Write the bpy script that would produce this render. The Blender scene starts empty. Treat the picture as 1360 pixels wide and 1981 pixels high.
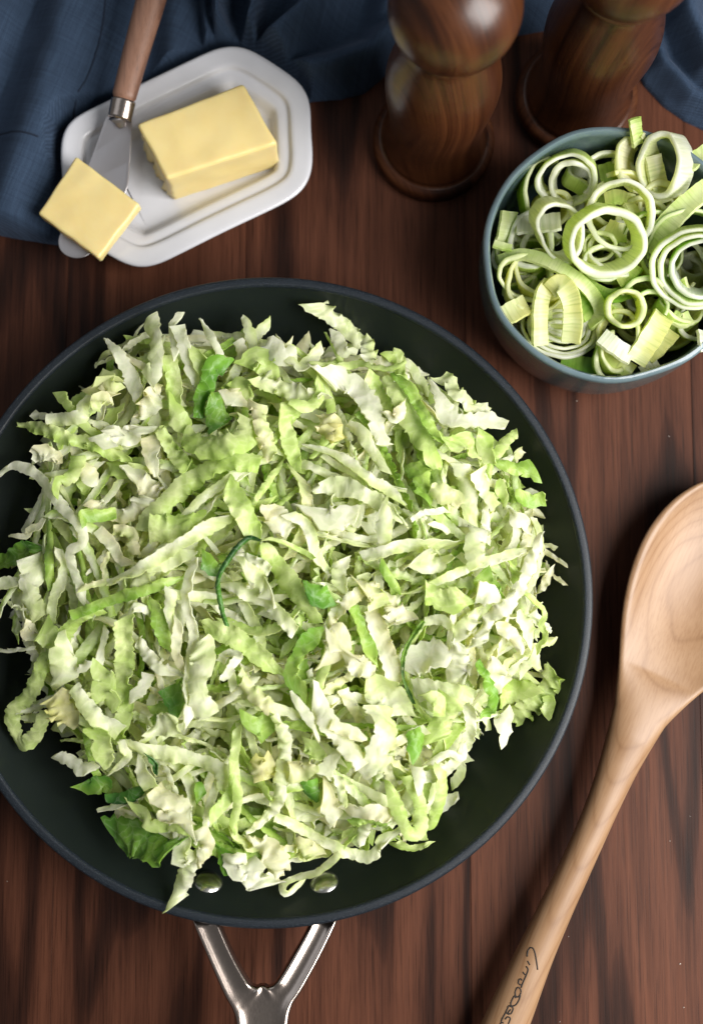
import bpy, math, random
import numpy as np

# ------------------------------------------------------------------ camera, world, lights
SC = bpy.context.scene
COL = SC.collection
TILT = math.radians(6.0)
CAMZ = 0.682
FPX = 2475.0            # focal length in photograph pixels (1360 wide)

cam_d = bpy.data.cameras.new("camera")
cam = bpy.data.objects.new("camera", cam_d)
COL.objects.link(cam)
cam.location = (0, 0, CAMZ)
cam.rotation_euler = (TILT, 0, 0)
cam_d.sensor_fit = 'HORIZONTAL'
cam_d.sensor_width = 24.0
cam_d.lens = 24.0 * FPX / 1360.0
cam_d.clip_start = 0.02
cam_d.clip_end = 50
cam_d.dof.use_dof = True
cam_d.dof.focus_distance = 0.632
cam_d.dof.aperture_fstop = 4.0
SC.camera = cam

world = bpy.data.worlds.new("World")
SC.world = world
world.use_nodes = True
bg = world.node_tree.nodes["Background"]
bg.inputs[0].default_value = (0.92, 0.93, 0.93, 1)
bg.inputs[1].default_value = 0.14


def area(name, loc, target, size, power, color):
    l = bpy.data.lights.new(name, 'AREA')
    l.shape = 'RECTANGLE'
    l.size, l.size_y = size
    l.energy = power
    l.color = color
    o = bpy.data.objects.new(name, l)
    COL.objects.link(o)
    o.location = loc
    from mathutils import Vector
    o.rotation_euler = (Vector(target) - Vector(loc)).to_track_quat('-Z', 'Y').to_euler()
    return o


area("window_light", (0.62, -0.12, 0.64), (0.02, -0.03, 0.0), (0.60, 0.75), 18.5, (1.0, 0.98, 0.955))
area("sky_light", (-0.60, 0.70, 1.05), (-0.02, 0.1, 0.0), (0.9, 0.7), 1.3, (0.86, 0.92, 1.0))

SC.view_settings.view_transform = 'Standard'
SC.view_settings.look = 'None'
SC.view_settings.exposure = 0.0
SC.view_settings.gamma = 1.0
SC.view_settings.use_curve_mapping = False
SC.render.engine = 'CYCLES'
SC.cycles.use_denoising = True
SC.cycles.max_bounces = 10
SC.cycles.diffuse_bounces = 7
SC.cycles.transmission_bounces = 8
SC.cycles.transparent_max_bounces = 4

RNG = np.random.default_rng(7)


# ------------------------------------------------------------------ photograph <-> world
def U(px, py, z=0.0):
    """point of the plane at height z that the photograph shows at pixel (px, py)"""
    a = (px - 680.0) / FPX
    b = -(py - 990.5) / FPX
    st, ct = math.sin(TILT), math.cos(TILT)
    dx = a
    dy = st + b * ct
    dz = -ct + b * st
    k = (z - CAMZ) / dz
    return np.array([dx * k, dy * k, z + 0 * k]) if np.isscalar(px) else np.stack([dx * k, dy * k, z + 0 * k], -1)


def UA(pts, z):
    p = np.asarray(pts, float)
    zz = np.broadcast_to(np.asarray(z, float), p.shape[:1])
    return U(p[:, 0], p[:, 1], zz)


def scale_at(z):
    return FPX / (CAMZ - z)


# ------------------------------------------------------------------ mesh helpers
def mk(name, verts, faces, mat, parent=None, cols=None, uvs=None, smooth=True):
    me = bpy.data.meshes.new(name)
    verts = np.asarray(verts, float)
    if isinstance(faces, np.ndarray):
        k, q = faces.shape
        me.vertices.add(len(verts)); me.vertices.foreach_set("co", verts.astype(np.float32).ravel())
        me.loops.add(k * q); me.loops.foreach_set("vertex_index", faces.astype(np.int32).ravel())
        me.polygons.add(k); me.polygons.foreach_set("loop_start", np.arange(0, k * q, q, dtype=np.int32))
        me.update(calc_edges=True)
    else:
        me.from_pydata(verts.tolist(), [], faces)
    if smooth:
        me.polygons.foreach_set("use_smooth", np.ones(len(me.polygons), bool))
    if cols is not None:
        ca = me.color_attributes.new("Col", 'FLOAT_COLOR', 'POINT')
        c = np.ones((len(verts), 4), np.float32)
        c[:, :np.shape(cols)[1]] = cols
        ca.data.foreach_set("color", c.ravel())
    if uvs is not None:
        ul = me.uv_layers.new(name="UVMap")
        idx = np.empty(len(me.loops), np.int32)
        me.loops.foreach_get("vertex_index", idx)
        ul.data.foreach_set("uv", np.asarray(uvs, np.float32)[idx].ravel())
    me.materials.append(mat)
    me.update()
    o = bpy.data.objects.new(name, me)
    COL.objects.link(o)
    if parent is not None:
        o.parent = parent
    return o


def tag(o, label=None, cat=None, group=None, kind=None):
    if label: o["label"] = label
    if cat: o["category"] = cat
    if group: o["group"] = group
    if kind: o["kind"] = kind
    return o


def empty(name, loc=(0, 0, 0)):
    o = bpy.data.objects.new(name, None)
    COL.objects.link(o)
    o.location = loc
    o.empty_display_size = 0.02
    return o


def grid_faces(n, m, wrap_n=False, wrap_m=False, off=0, flip=False):
    f = []
    for i in range(n if wrap_n else n - 1):
        i2 = (i + 1) % n
        for j in range(m if wrap_m else m - 1):
            j2 = (j + 1) % m
            q = [off + i * m + j, off + i2 * m + j, off + i2 * m + j2, off + i * m + j2]
            f.append(q[::-1] if flip else q)
    return f


_FC = {}


def ring_index(n, m):
    return [(i, 0) for i in range(n)] + [(n - 1, j) for j in range(1, m)] + [(i, m - 1) for i in range(n - 2, -1, -1)] + [(0, j) for j in range(m - 2, 0, -1)]


def shell_faces(n, m):
    """faces of a closed sheet: top grid, bottom grid and a crisp edge band with vertices of its own"""
    if (n, m) in _FC:
        return _FC[(n, m)]
    o = n * m
    f = grid_faces(n, m) + grid_faces(n, m, off=o, flip=True)
    R = len(ring_index(n, m))
    for k in range(R):
        k2 = (k + 1) % R
        f.append([2 * o + k, 2 * o + R + k, 2 * o + R + k2, 2 * o + k2])
    _FC[(n, m)] = np.array(f)
    return _FC[(n, m)]


def shell_verts(a, n, m):
    """append the edge band's vertices to stacked top and bottom data"""
    idx = np.array([i * m + j for i, j in ring_index(n, m)])
    return np.vstack([a, a[idx], a[n * m + idx]])


def lathe(profile, segs=128, closed=False):
    p = np.asarray(profile, float)
    th = np.linspace(0, 2 * np.pi, segs, endpoint=False)
    v = np.stack([p[None, :, 0] * np.cos(th)[:, None], p[None, :, 0] * np.sin(th)[:, None],
                  np.broadcast_to(p[None, :, 1], (segs, len(p)))], -1).reshape(-1, 3)
    return v, grid_faces(segs, len(p), wrap_n=True, wrap_m=closed)


def spline(pts, n):
    """Catmull-Rom through pts, resampled evenly to n points"""
    p = np.asarray(pts, float)
    if len(p) == 2:
        return p[0] + (p[1] - p[0]) * np.linspace(0, 1, n)[:, None]
    q = np.vstack([2 * p[0] - p[1], p, 2 * p[-1] - p[-2]])
    out = []
    for i in range(1, len(q) - 2):
        t = np.linspace(0, 1, 24, endpoint=False)[:, None]
        a, b, c, d = q[i - 1], q[i], q[i + 1], q[i + 2]
        out.append(0.5 * (2 * b + (c - a) * t + (2 * a - 5 * b + 4 * c - d) * t ** 2 + (3 * b - a - 3 * c + d) * t ** 3))
    out.append(p[-1:])
    o = np.vstack(out)
    s = np.r_[0, np.cumsum(np.linalg.norm(np.diff(o[:, :], axis=0), axis=1))]
    t = np.linspace(0, s[-1], n)
    return np.stack([np.interp(t, s, o[:, k]) for k in range(o.shape[1])], -1)


def smooth_closed(loop, it):
    p = loop.copy()
    for _ in range(it):
        p = 0.5 * p + 0.25 * (np.roll(p, 1, 0) + np.roll(p, -1, 0))
    return p


def resample_closed(loop, n):
    p = np.vstack([loop, loop[:1]])
    s = np.r_[0, np.cumsum(np.linalg.norm(np.diff(p, axis=0), axis=1))]
    t = np.linspace(0, s[-1], n, endpoint=False)
    return np.stack([np.interp(t, s, p[:, k]) for k in range(p.shape[1])], -1)


def inset(loop, d):
    """loop (counter-clockwise) moved inwards by d"""
    t = np.roll(loop, -1, 0) - np.roll(loop, 1, 0)
    t /= np.linalg.norm(t, axis=1)[:, None] + 1e-12
    nrm = np.stack([-t[:, 1], t[:, 0]], -1)
    return loop + nrm * d


def tube(pts, radius, sides=6, flat=1.0):
    p = np.asarray(pts, float)
    n = len(p)
    t = np.gradient(p, axis=0)
    t /= np.linalg.norm(t, axis=1)[:, None] + 1e-12
    up = np.array([0, 0, 1.0])
    s = np.cross(t, up)
    s /= np.linalg.norm(s, axis=1)[:, None] + 1e-12
    u = np.cross(s, t)
    a = np.linspace(0, 2 * np.pi, sides, endpoint=False)
    r = np.broadcast_to(np.asarray(radius, float), (n,))
    v = p[:, None] + r[:, None, None] * (s[:, None] * np.cos(a)[None, :, None] + flat * u[:, None] * np.sin(a)[None, :, None])
    f = grid_faces(n, sides, wrap_m=True)
    v = v.reshape(-1, 3)
    f.append(list(range(sides)))
    f.append(list(range((n - 1) * sides, n * sides))[::-1])
    return v, f


def wobble(x, rng, base, octaves=3):
    """smooth 1-D noise of x, wavelength base, roughly -1..1"""
    y = np.zeros_like(x)
    for k in range(octaves):
        fr = (1.7 ** k) / base
        y += np.sin(2 * np.pi * fr * x * rng.uniform(.8, 1.2) + rng.uniform(0, 6.28)) / (1.35 ** k)
    return y / 1.9


# ------------------------------------------------------------------ material helpers
class NT:
    def __init__(self, name):
        self.m = bpy.data.materials.new(name)
        self.m.use_nodes = True
        self.t = self.m.node_tree
        self.b = self.t.nodes["Principled BSDF"]
        self.out = self.t.nodes["Material Output"]

    def n(self, typ, **kw):
        nd = self.t.nodes.new(typ)
        for k, v in kw.items():
            if k.startswith("i_"):
                nd.inputs[k[2:].replace("_", " ")].default_value = v
            else:
                setattr(nd, k, v)
        return nd

    def l(self, a, b):
        self.t.links.new(a, b)

    def math(self, op, a, b=None):
        nd = self.n('ShaderNodeMath', operation=op)
        for i, v in enumerate((a, b)):
            if v is None: continue
            if isinstance(v, (int, float)): nd.inputs[i].default_value = v
            else: self.l(v, nd.inputs[i])
        return nd.outputs[0]

    def ramp(self, fac, stops):
        nd = self.n('ShaderNodeValToRGB')
        el = nd.color_ramp.elements
        while len(el) < len(stops): el.new(0.5)
        for e, (p, c) in zip(el, stops):
            e.position = p
            e.color = (*c, 1) if len(c) == 3 else c
        self.l(fac, nd.inputs[0])
        return nd.outputs[0]

    def mix(self, fac, a, b, mode='MIX'):
        nd = self.n('ShaderNodeMix', data_type='RGBA', blend_type=mode)
        for i, v in ((0, fac), (6, a), (7, b)):
            if isinstance(v, (int, float)): nd.inputs[i].default_value = v
            elif isinstance(v, tuple): nd.inputs[i].default_value = (*v, 1)
            else: self.l(v, nd.inputs[i])
        return nd.outputs[2]

    def noise(self, vec, scale, detail=2.0, rough=0.5, dist=0.0):
        nd = self.n('ShaderNodeTexNoise')
        nd.inputs['Scale'].default_value = scale
        nd.inputs['Detail'].default_value = detail
        nd.inputs['Roughness'].default_value = rough
        nd.inputs['Distortion'].default_value = dist
        if vec is not None: self.l(vec, nd.inputs['Vector'])
        return nd.outputs['Fac']

    def mapping(self, vec, scale=(1, 1, 1), rot=(0, 0, 0), loc=(0, 0, 0)):
        nd = self.n('ShaderNodeMapping')
        nd.inputs['Scale'].default_value = scale
        nd.inputs['Rotation'].default_value = rot
        nd.inputs['Location'].default_value = loc
        self.l(vec, nd.inputs['Vector'])
        return nd.outputs[0]

    def bump(self, h, strength, dist):
        nd = self.n('ShaderNodeBump')
        nd.inputs['Strength'].default_value = strength
        nd.inputs['Distance'].default_value = dist
        self.l(h, nd.inputs['Height'])
        self.l(nd.outputs[0], self.b.inputs['Normal'])
        return nd

    def set(self, **kw):
        for k, v in kw.items():
            self.b.inputs[k.replace("_", " ")].default_value = v
        return self


def wood(name, dark, mid, light, squash, figure=20.0, lines=7.0, line_w=0.30, pore=900.0, rough=0.42, pore_amt=0.6, coat=0.0, rand=True, fig_amt=.52, big_amt=.55, spec=.5, line_lo=0.0):
    """squash: scale vector that stretches the grain along the board"""
    w = NT(name)
    tc = w.n('ShaderNodeTexCoord').outputs['Object']
    if rand:
        oi = w.n('ShaderNodeObjectInfo').outputs['Random']
        cmb = w.n('ShaderNodeCombineXYZ')
        w.l(w.math('MULTIPLY', oi, 3.7), cmb.inputs[0])
        w.l(w.math('MULTIPLY', oi, 5.3), cmb.inputs[1])
        w.l(w.math('MULTIPLY', oi, 1.9), cmb.inputs[2])
        ad = w.n('ShaderNodeVectorMath', operation='ADD')
        w.l(tc, ad.inputs[0]); w.l(cmb.outputs[0], ad.inputs[1])
        tc = ad.outputs[0]
    m1 = w.mapping(tc, squash)
    fld = w.noise(m1, figure, 2.0, 0.45, 0.25)
    ring = w.math('SINE', w.math('MULTIPLY', fld, lines * 6.283))
    ring = w.math('MULTIPLY', w.math('ADD', ring, 1.0), 0.5)
    lines_c = w.ramp(ring, [(0.0, (line_lo,) * 3), (line_w, (.62 + line_lo * .5,) * 3), (1.0, (1, 1, 1))])
    s2 = tuple(x if x > .5 else x * .35 for x in squash)
    m2 = w.mapping(tc, s2)
    streak = w.noise(m2, pore * 0.30, 4.0, 0.65)
    s3 = tuple(x if x > .5 else x * .24 for x in squash)
    m3 = w.mapping(tc, s3)
    pores = w.noise(m3, pore, 2.0, 0.6)
    big = w.noise(w.mapping(tc, squash), figure * .35, 1.0)
    v = w.math('ADD', w.math('MULTIPLY', lines_c, fig_amt), w.math('MULTIPLY', streak, 1.02 - fig_amt))
    v = w.math('ADD', v, w.math('MULTIPLY', w.math('SUBTRACT', big, 0.5), big_amt))
    c = w.ramp(v, [(0.22, dark), (0.55, mid), (0.92, light)])
    pm = w.ramp(pores, [(0.30, (1 - pore_amt,) * 3), (0.48, (1, 1, 1))])
    c = w.mix(1.0, c, pm, 'MULTIPLY')
    w.l(c, w.b.inputs['Base Color'])
    rr = w.math('ADD', w.math('MULTIPLY', pores, 0.18), rough - 0.09)
    w.l(rr, w.b.inputs['Roughness'])
    w.bump(pores, 0.25, 0.0003)
    w.b.inputs['Coat Weight'].default_value = coat
    w.b.inputs['Specular IOR Level'].default_value = spec
    w.b.inputs['Coat Roughness'].default_value = 0.2
    return w


M = {}
M['table'] = wood('walnut_table', (0.0075, 0.0031, 0.0022), (0.043, 0.0148, 0.0082), (0.128, 0.0465, 0.0250), (1, .095, 1),
                  figure=17, lines=5.5, line_w=.22, line_lo=.22, pore=1350, rough=.50, pore_amt=.48, big_amt=.30, spec=.13).m
M['mill'] = wood('oiled_walnut', (0.010, 0.0032, 0.0017), (0.048, 0.0145, 0.0054), (0.110, 0.037, 0.0125), (1, .16, .030),
                 figure=60, lines=2.4, line_w=.25, pore=1700, rough=.33, pore_amt=.40, coat=.08, fig_amt=.34, big_amt=.25, spec=.5).m
M['mill_base'] = wood('matt_walnut', (0.009, 0.0030, 0.0017), (0.046, 0.0135, 0.0052), (0.110, 0.038, 0.0135), (1, .16, .030),
                      figure=60, lines=2.4, line_w=.25, pore=1700, rough=.62, pore_amt=.40, fig_amt=.34, big_amt=.25, spec=.15).m  # mill walnut made duller to tone down the highlight on the foot
M['knife_wood'] = wood('knife_wood', (0.10, 0.045, 0.028), (0.20, 0.098, 0.062), (0.30, 0.16, 0.105), (1, .06, 1),
                       figure=60, lines=2.0, pore=1500, rough=.5, pore_amt=.25).m

# maple: growth layers are nearly level sheets, so the hollowed bowl cuts them into contour lines
w = NT('maple')
tc = w.n('ShaderNodeTexCoord').outputs['Object']
mm = w.mapping(tc, (1, 1, 1), (0.10, 0.07, 0.0))
nz = w.noise(w.mapping(mm, (1, .25, 1)), 26, 2.0, .5)
sx = w.n('ShaderNodeSeparateXYZ'); w.l(mm, sx.inputs[0])
zz = w.math('ADD', sx.outputs[2], w.math('MULTIPLY', nz, 0.007))
rg = w.math('PINGPONG', w.math('MULTIPLY', zz, 640.0), 1.0)
c1 = w.ramp(rg, [(0.0, (0.255, 0.146, 0.074)), (0.25, (0.300, 0.180, 0.096)), (1.0, (0.322, 0.200, 0.112))])
fib = w.noise(w.mapping(tc, (1, .045, 1)), 1000, 3.0, .6)
c2 = w.ramp(fib, [(0.32, (0.88, 0.84, 0.80)), (0.55, (1, 1, 1)), (0.75, (1.03, 1.03, 1.03))])
blot = w.noise(w.mapping(tc, (1, .4, 1)), 40, 3.0, .5)
c3 = w.ramp(blot, [(0.3, (0.86, 0.80, 0.74)), (0.7, (1.06, 1.04, 1.02))])
cc = w.mix(1.0, w.mix(1.0, c1, c2, 'MULTIPLY'), c3, 'MULTIPLY')
w.l(cc, w.b.inputs['Base Color'])
w.set(Roughness=0.42)
w.bump(fib, 0.12, 0.0003)
M['maple'] = w.m

w = NT('burnt_lettering'); w.set(Base_Color=(0.012, 0.008, 0.006, 1), Roughness=0.7); M['ink'] = w.m

# pan
w = NT('nonstick_coating')
tc = w.n('ShaderNodeTexCoord').outputs['Object']
gr = w.noise(tc, 2600, 1.0)
rad = w.n('ShaderNodeVectorMath', operation='LENGTH'); w.l(w.mapping(tc, (1, 1, 0)), rad.inputs[0])
turn = w.n('ShaderNodeTexNoise', noise_dimensions='1D'); turn.inputs['Scale'].default_value = 900
w.l(rad.outputs['Value'], turn.inputs['W'])
w.l(w.ramp(gr, [(0.35, (0.0070, 0.0108, 0.0094)), (0.7, (0.0105, 0.0155, 0.0135))]), w.b.inputs['Base Color'])
w.l(w.math('ADD', 0.40, w.math('MULTIPLY', w.noise(tc, 60, 3), 0.14)), w.b.inputs['Roughness'])
w.bump(w.math('ADD', turn.outputs['Fac'], w.math('MULTIPLY', gr, .5)), 0.10, 0.0002)
w.set(**{'Specular IOR Level': 0.32})
M['nonstick'] = w.m
w = NT('anodised_rim')
tc = w.n('ShaderNodeTexCoord').outputs['Object']
gr = w.noise(tc, 2300, 1.0)
w.l(w.ramp(gr, [(0.36, (0.006, 0.009, 0.013)), (0.58, (0.011, 0.016, 0.022)), (0.75, (0.05, 0.06, 0.072))]), w.b.inputs['Base Color'])
w.set(Roughness=0.46, Metallic=0.0, **{'Specular IOR Level': 0.35})
w.bump(gr, 0.3, 0.0003)
M['rim'] = w.m
w = NT('anodised_exterior'); w.set(Base_Color=(0.014, 0.016, 0.018, 1), Roughness=0.45, Metallic=0.3); M['exterior'] = w.m
w = NT('stainless_steel')
tc = w.n('ShaderNodeTexCoord').outputs['Object']
br = w.noise(w.mapping(tc, (1, .02, 1)), 2500, 2)
w.l(w.math('ADD', 0.16, w.math('MULTIPLY', br, 0.14)), w.b.inputs['Roughness'])
w.set(Base_Color=(0.50, 0.42, 0.37, 1), Metallic=1.0)  # warm tint in the base colour stands in for reflections of a warm room
w.bump(br, 0.05, 0.0002)
M['steel'] = w.m
w = NT('polished_rivet'); w.set(Base_Color=(0.74, 0.73, 0.71, 1), Metallic=1.0, Roughness=0.26); M['rivet'] = w.m
w = NT('brushed_blade')
tc = w.n('ShaderNodeTexCoord').outputs['Object']
br = w.noise(w.mapping(tc, (1, .04, 1)), 1800, 2)
w.l(w.math('ADD', 0.30, w.math('MULTIPLY', br, 0.18)), w.b.inputs['Roughness'])
w.set(Base_Color=(0.50, 0.47, 0.47, 1), Metallic=1.0)
M['blade'] = w.m

w = NT('white_porcelain')
tc = w.n('ShaderNodeTexCoord').outputs['Object']
w.l(w.ramp(w.noise(tc, 60, 3), [(0.3, (0.62, 0.62, 0.65)), (0.7, (0.66, 0.66, 0.69))]), w.b.inputs['Base Color'])
w.set(Roughness=0.16)
w.b.inputs['Coat Weight'].default_value = 0.4
M['porcelain'] = w.m

w = NT('butter')
tc = w.n('ShaderNodeTexCoord').outputs['Object']
f = w.noise(tc, 70, 3, .5)
w.l(w.ramp(f, [(0.3, (0.78, 0.61, 0.25)), (0.7, (0.82, 0.665, 0.30))]), w.b.inputs['Base Color'])
w.set(Roughness=0.38)
w.b.inputs['Subsurface Weight'].default_value = 0.35
w.b.inputs['Subsurface Radius'].default_value = (0.006, 0.004, 0.0015)
w.b.inputs['Subsurface Scale'].default_value = 1.0
w.bump(w.noise(tc, 260, 3), 0.10, 0.0006)
M['butter'] = w.m

w = NT('teal_glaze')
tc = w.n('ShaderNodeTexCoord').outputs['Object']
sz = w.n('ShaderNodeSeparateXYZ'); w.l(tc, sz.inputs[0])
f = w.noise(tc, 70, 4, .6)
c = w.ramp(f, [(0.3, (0.038, 0.064, 0.071)), (0.55, (0.062, 0.096, 0.100)), (0.8, (0.098, 0.140, 0.138))])
edge = w.ramp(w.math('ADD', sz.outputs[2], w.math('MULTIPLY', f, 0.0016)), [(0.0, (0, 0, 0)), (0.0690, (0, 0, 0)), (0.0716, (1, 1, 1))])
c = w.mix(edge, c, (0.15, 0.21, 0.235))
w.l(c, w.b.inputs['Base Color'])
w.set(Roughness=0.16)
w.bump(w.noise(tc, 110, 2), 0.25, 0.0012)
M['glaze'] = w.m

w = NT('navy_linen')
tc = w.n('ShaderNodeTexCoord').outputs['UV']
wv1 = w.n('ShaderNodeTexWave', wave_type='BANDS', bands_direction='X'); wv1.inputs['Scale'].default_value = 420; wv1.inputs['Distortion'].default_value = 1.5
wv2 = w.n('ShaderNodeTexWave', wave_type='BANDS', bands_direction='Y'); wv2.inputs['Scale'].default_value = 420; wv2.inputs['Distortion'].default_value = 1.5
w.l(tc, wv1.inputs['Vector']); w.l(tc, wv2.inputs['Vector'])
slub = w.math('ADD', w.noise(w.mapping(tc, (1, .04, 1)), 900, 2), w.noise(w.mapping(tc, (.04, 1, 1)), 900, 2))
wave = w.math('ADD', w.math('MULTIPLY', wv1.outputs['Fac'], .5), w.math('MULTIPLY', wv2.outputs['Fac'], .5))
f = w.math('ADD', w.math('MULTIPLY', wave, .5), w.math('MULTIPLY', slub, .45))
w.l(w.ramp(f, [(0.25, (0.005, 0.013, 0.028)), (0.62, (0.013, 0.030, 0.062)), (0.95, (0.036, 0.066, 0.118))]), w.b.inputs['Base Color'])
w.set(Roughness=0.9)
w.b.inputs['Sheen Weight'].default_value = 0.12
w.b.inputs['Sheen Roughness'].default_value = 0.4
w.b.inputs['Sheen Tint'].default_value = (0.5, 0.65, 1, 1)
w.bump(f, 0.5, 0.0006)
M['linen'] = w.m
w = NT('navy_thread'); w.set(Base_Color=(0.006, 0.014, 0.032, 1), Roughness=0.9); M['thread'] = w.m


def leafy(name, stripe, transl=0.28):
    w = NT(name)
    at = w.n('ShaderNodeAttribute', attribute_name='Col').outputs['Color']
    tc = w.n('ShaderNodeTexCoord')
    uv = tc.outputs['UV']
    if stripe:
        st = w.noise(w.mapping(uv, (1, .04, 1)), 760, 2.0, .5, 0.0)
        cr = w.ramp(st, [(0.30, (0.76, 0.82, 0.66)), (0.50, (0.97, 0.98, 0.95)), (0.72, (1.06, 1.06, 1.10))])
        hgt = st
        rough = 0.30
    else:
        vo = w.n('ShaderNodeTexVoronoi', feature='DISTANCE_TO_EDGE'); vo.inputs['Scale'].default_value = 210
        nz = w.noise(uv, 160, 3.0, .55)
        ds = w.n('ShaderNodeVectorMath', operation='ADD')
        cm = w.n('ShaderNodeCombineXYZ'); w.l(w.math('MULTIPLY', nz, .004), cm.inputs[0]); w.l(w.math('MULTIPLY', nz, .006), cm.inputs[1])
        w.l(uv, ds.inputs[0]); w.l(cm.outputs[0], ds.inputs[1]); w.l(ds.outputs[0], vo.inputs['Vector'])
        vein = w.ramp(vo.outputs['Distance'], [(0.0, (1.10, 1.08, 1.14)), (0.10, (1.0, 1.0, 1.0)), (0.55, (0.95, 0.97, 0.90))])
        mott = w.ramp(nz, [(0.28, (0.90, 0.94, 0.80)), (0.62, (1.04, 1.03, 1.04))])
        cr = w.mix(1.0, vein, mott, 'MULTIPLY')
        vmask = w.ramp(vo.outputs['Distance'], [(0.0, (.17, .17, .17)), (0.07, (0, 0, 0))])
        hgt = w.math('ADD', w.math('MULTIPLY', w.math('MINIMUM', vo.outputs['Distance'], .35), 1.6), w.math('MULTIPLY', nz, .8))
        rough = 0.36
    an = [x for x in w.t.nodes if x.type == 'ATTRIBUTE'][0]
    c = w.mix(an.outputs['Alpha'], at, w.mix(1.0, at, cr, 'MULTIPLY'))
    if not stripe: c = w.mix(vmask, c, (0.80, 0.84, 0.62))
    w.l(c, w.b.inputs['Base Color'])
    w.set(Roughness=rough)
    w.bump(hgt, 0.26 if not stripe else .15, 0.0011 if not stripe else .0006)
    tr = w.n('ShaderNodeBsdfTranslucent')
    tcol = w.mix(1.0, c, (1.0, 1.0, 0.56) if not stripe else (1.0, 1.0, .50), 'MULTIPLY')
    w.l(tcol, tr.inputs['Color'])
    ms = w.n('ShaderNodeMixShader'); ms.inputs[0].default_value = transl
    w.l(w.b.outputs[0], ms.inputs[1]); w.l(tr.outputs[0], ms.inputs[2]); w.l(ms.outputs[0], w.out.inputs[0])
    return w.m


M['cabbage'] = leafy('cabbage_leaf', False, .48)
M['leek'] = leafy('leek_flesh', True, .42)
w = NT('salt'); w.set(Base_Color=(0.7, 0.62, 0.55, 1), Roughness=0.5); M['salt'] = w.m

# ------------------------------------------------------------------ table: walnut planks
table = empty("table_top")
tag(table, kind="structure")
joints = [-1250, -780, -330, 118, 470, 905, 1347, 1760, 2200, 2650]
y0, y1 = -0.62, 0.72
for a, b in zip(joints[:-1], joints[1:]):
    xa, xb = U(a, 1100, 0)[0] + .00004, U(b, 1100, 0)[0] - .00004
    wd = xb - xa
    ch = 0.00018
    hw, hl, dz = wd / 2, (y1 - y0) / 2, 0.03
    v = []
    for (z, i) in ((-dz, 0), (-ch, 0), (0, ch)):
        v += [(-hw + i, -hl + i, z), (hw - i, -hl + i, z), (hw - i, hl - i, z), (-hw + i, hl - i, z)]
    f = [[3, 2, 1, 0]]
    for k in (0, 4):
        for e in range(4):
            f.append([k + e, k + (e + 1) % 4, k + 4 + (e + 1) % 4, k + 4 + e])
    f.append([8, 9, 10, 11])
    o = mk("plank", v, f, M['table'], table, smooth=False)
    o.location = ((xa + xb) / 2, (y0 + y1) / 2, 0)

# ------------------------------------------------------------------ frying pan
PZ = 0.050
PC = U(517, 1150, PZ)
PR = abs(U(517 + 631, 1150, PZ)[0] - PC[0])
pan = empty("frying_pan", (PC[0], PC[1], 0))
tag(pan, "large dark nonstick frying pan with forked steel handle, heaped with shredded cabbage", "frying pan")
prof_in = [(0.0, .0058), (.30, .0058), (.60, .006), (.68, .0068), (.75, .0098), (.82, .0165), (.88, .0262), (.925, .0365), (.957, .0455), (.9675, .0488)]
prof_rim = [(.9675, .0488), (.9682, .0497), (.9710, .0503), (.975, .0508), (.987, .0508), (.995, .0504), (.9990, .0494), (1.0, .0480), (.9985, .0466), (.994, .0458), (.985, .0452)]
prof_out = [(.985, .0452), (.975, .0420), (.945, .0340), (.90, .0230), (.84, .0110), (.78, .0040), (.72, .0012), (.66, .0006), (0.0, .0006)]


def dense(p, n):
    p = np.asarray(p, float)
    return spline(p, n)


for nm, pr, mt, n in (("pan_interior", prof_in, 'nonstick', 60), ("rim", prof_rim, 'rim', 40), ("pan_exterior", prof_out, 'exterior', 40)):
    p = dense(np.asarray(pr) * np.array([PR, 1.0]), n)
    p[:, 0] = np.maximum(p[:, 0], 1e-5)
    v, f = lathe(p, 200)
    mk(nm, v, f, M[mt], pan)
_pin = dense(np.asarray(prof_in) * np.array([PR, 1.0]), 80)


def pan_z(r):
    return np.interp(r, _pin[:, 0], _pin[:, 1])


for (px, py) in ((403, 1707), (627, 1708)):
    z = .03
    for _ in range(6):
        q = U(px, py, z)
        r = math.hypot(q[0] - PC[0], q[1] - PC[1])
        z = float(pan_z(r))
    slope = (pan_z(r + .001) - pan_z(r - .001)) / .002
    er = np.array([(q[0] - PC[0]) / r, (q[1] - PC[1]) / r, 0])
    nrm = np.array([-er[0] * slope, -er[1] * slope, 1.0]); nrm /= np.linalg.norm(nrm)
    tx = np.cross([0, 0, 1], er); ty = np.cross(nrm, tx)
    R0, hh = .0073, .0030
    pr = [(1e-5, hh), (.25 * R0, hh * .96), (.5 * R0, hh * .84), (.7 * R0, hh * .66), (.86 * R0, hh * .42), (.96 * R0, hh * .18), (R0, 0.0002), (R0, -.0012)]
    v, f = lathe(pr, 40)
    base = np.array([q[0] - PC[0], q[1] - PC[1], z])
    v = base + v[:, :1] * tx + v[:, 1:2] * ty + v[:, 2:3] * nrm
    mk("rivet", v, f, M['rivet'], pan)

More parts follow.
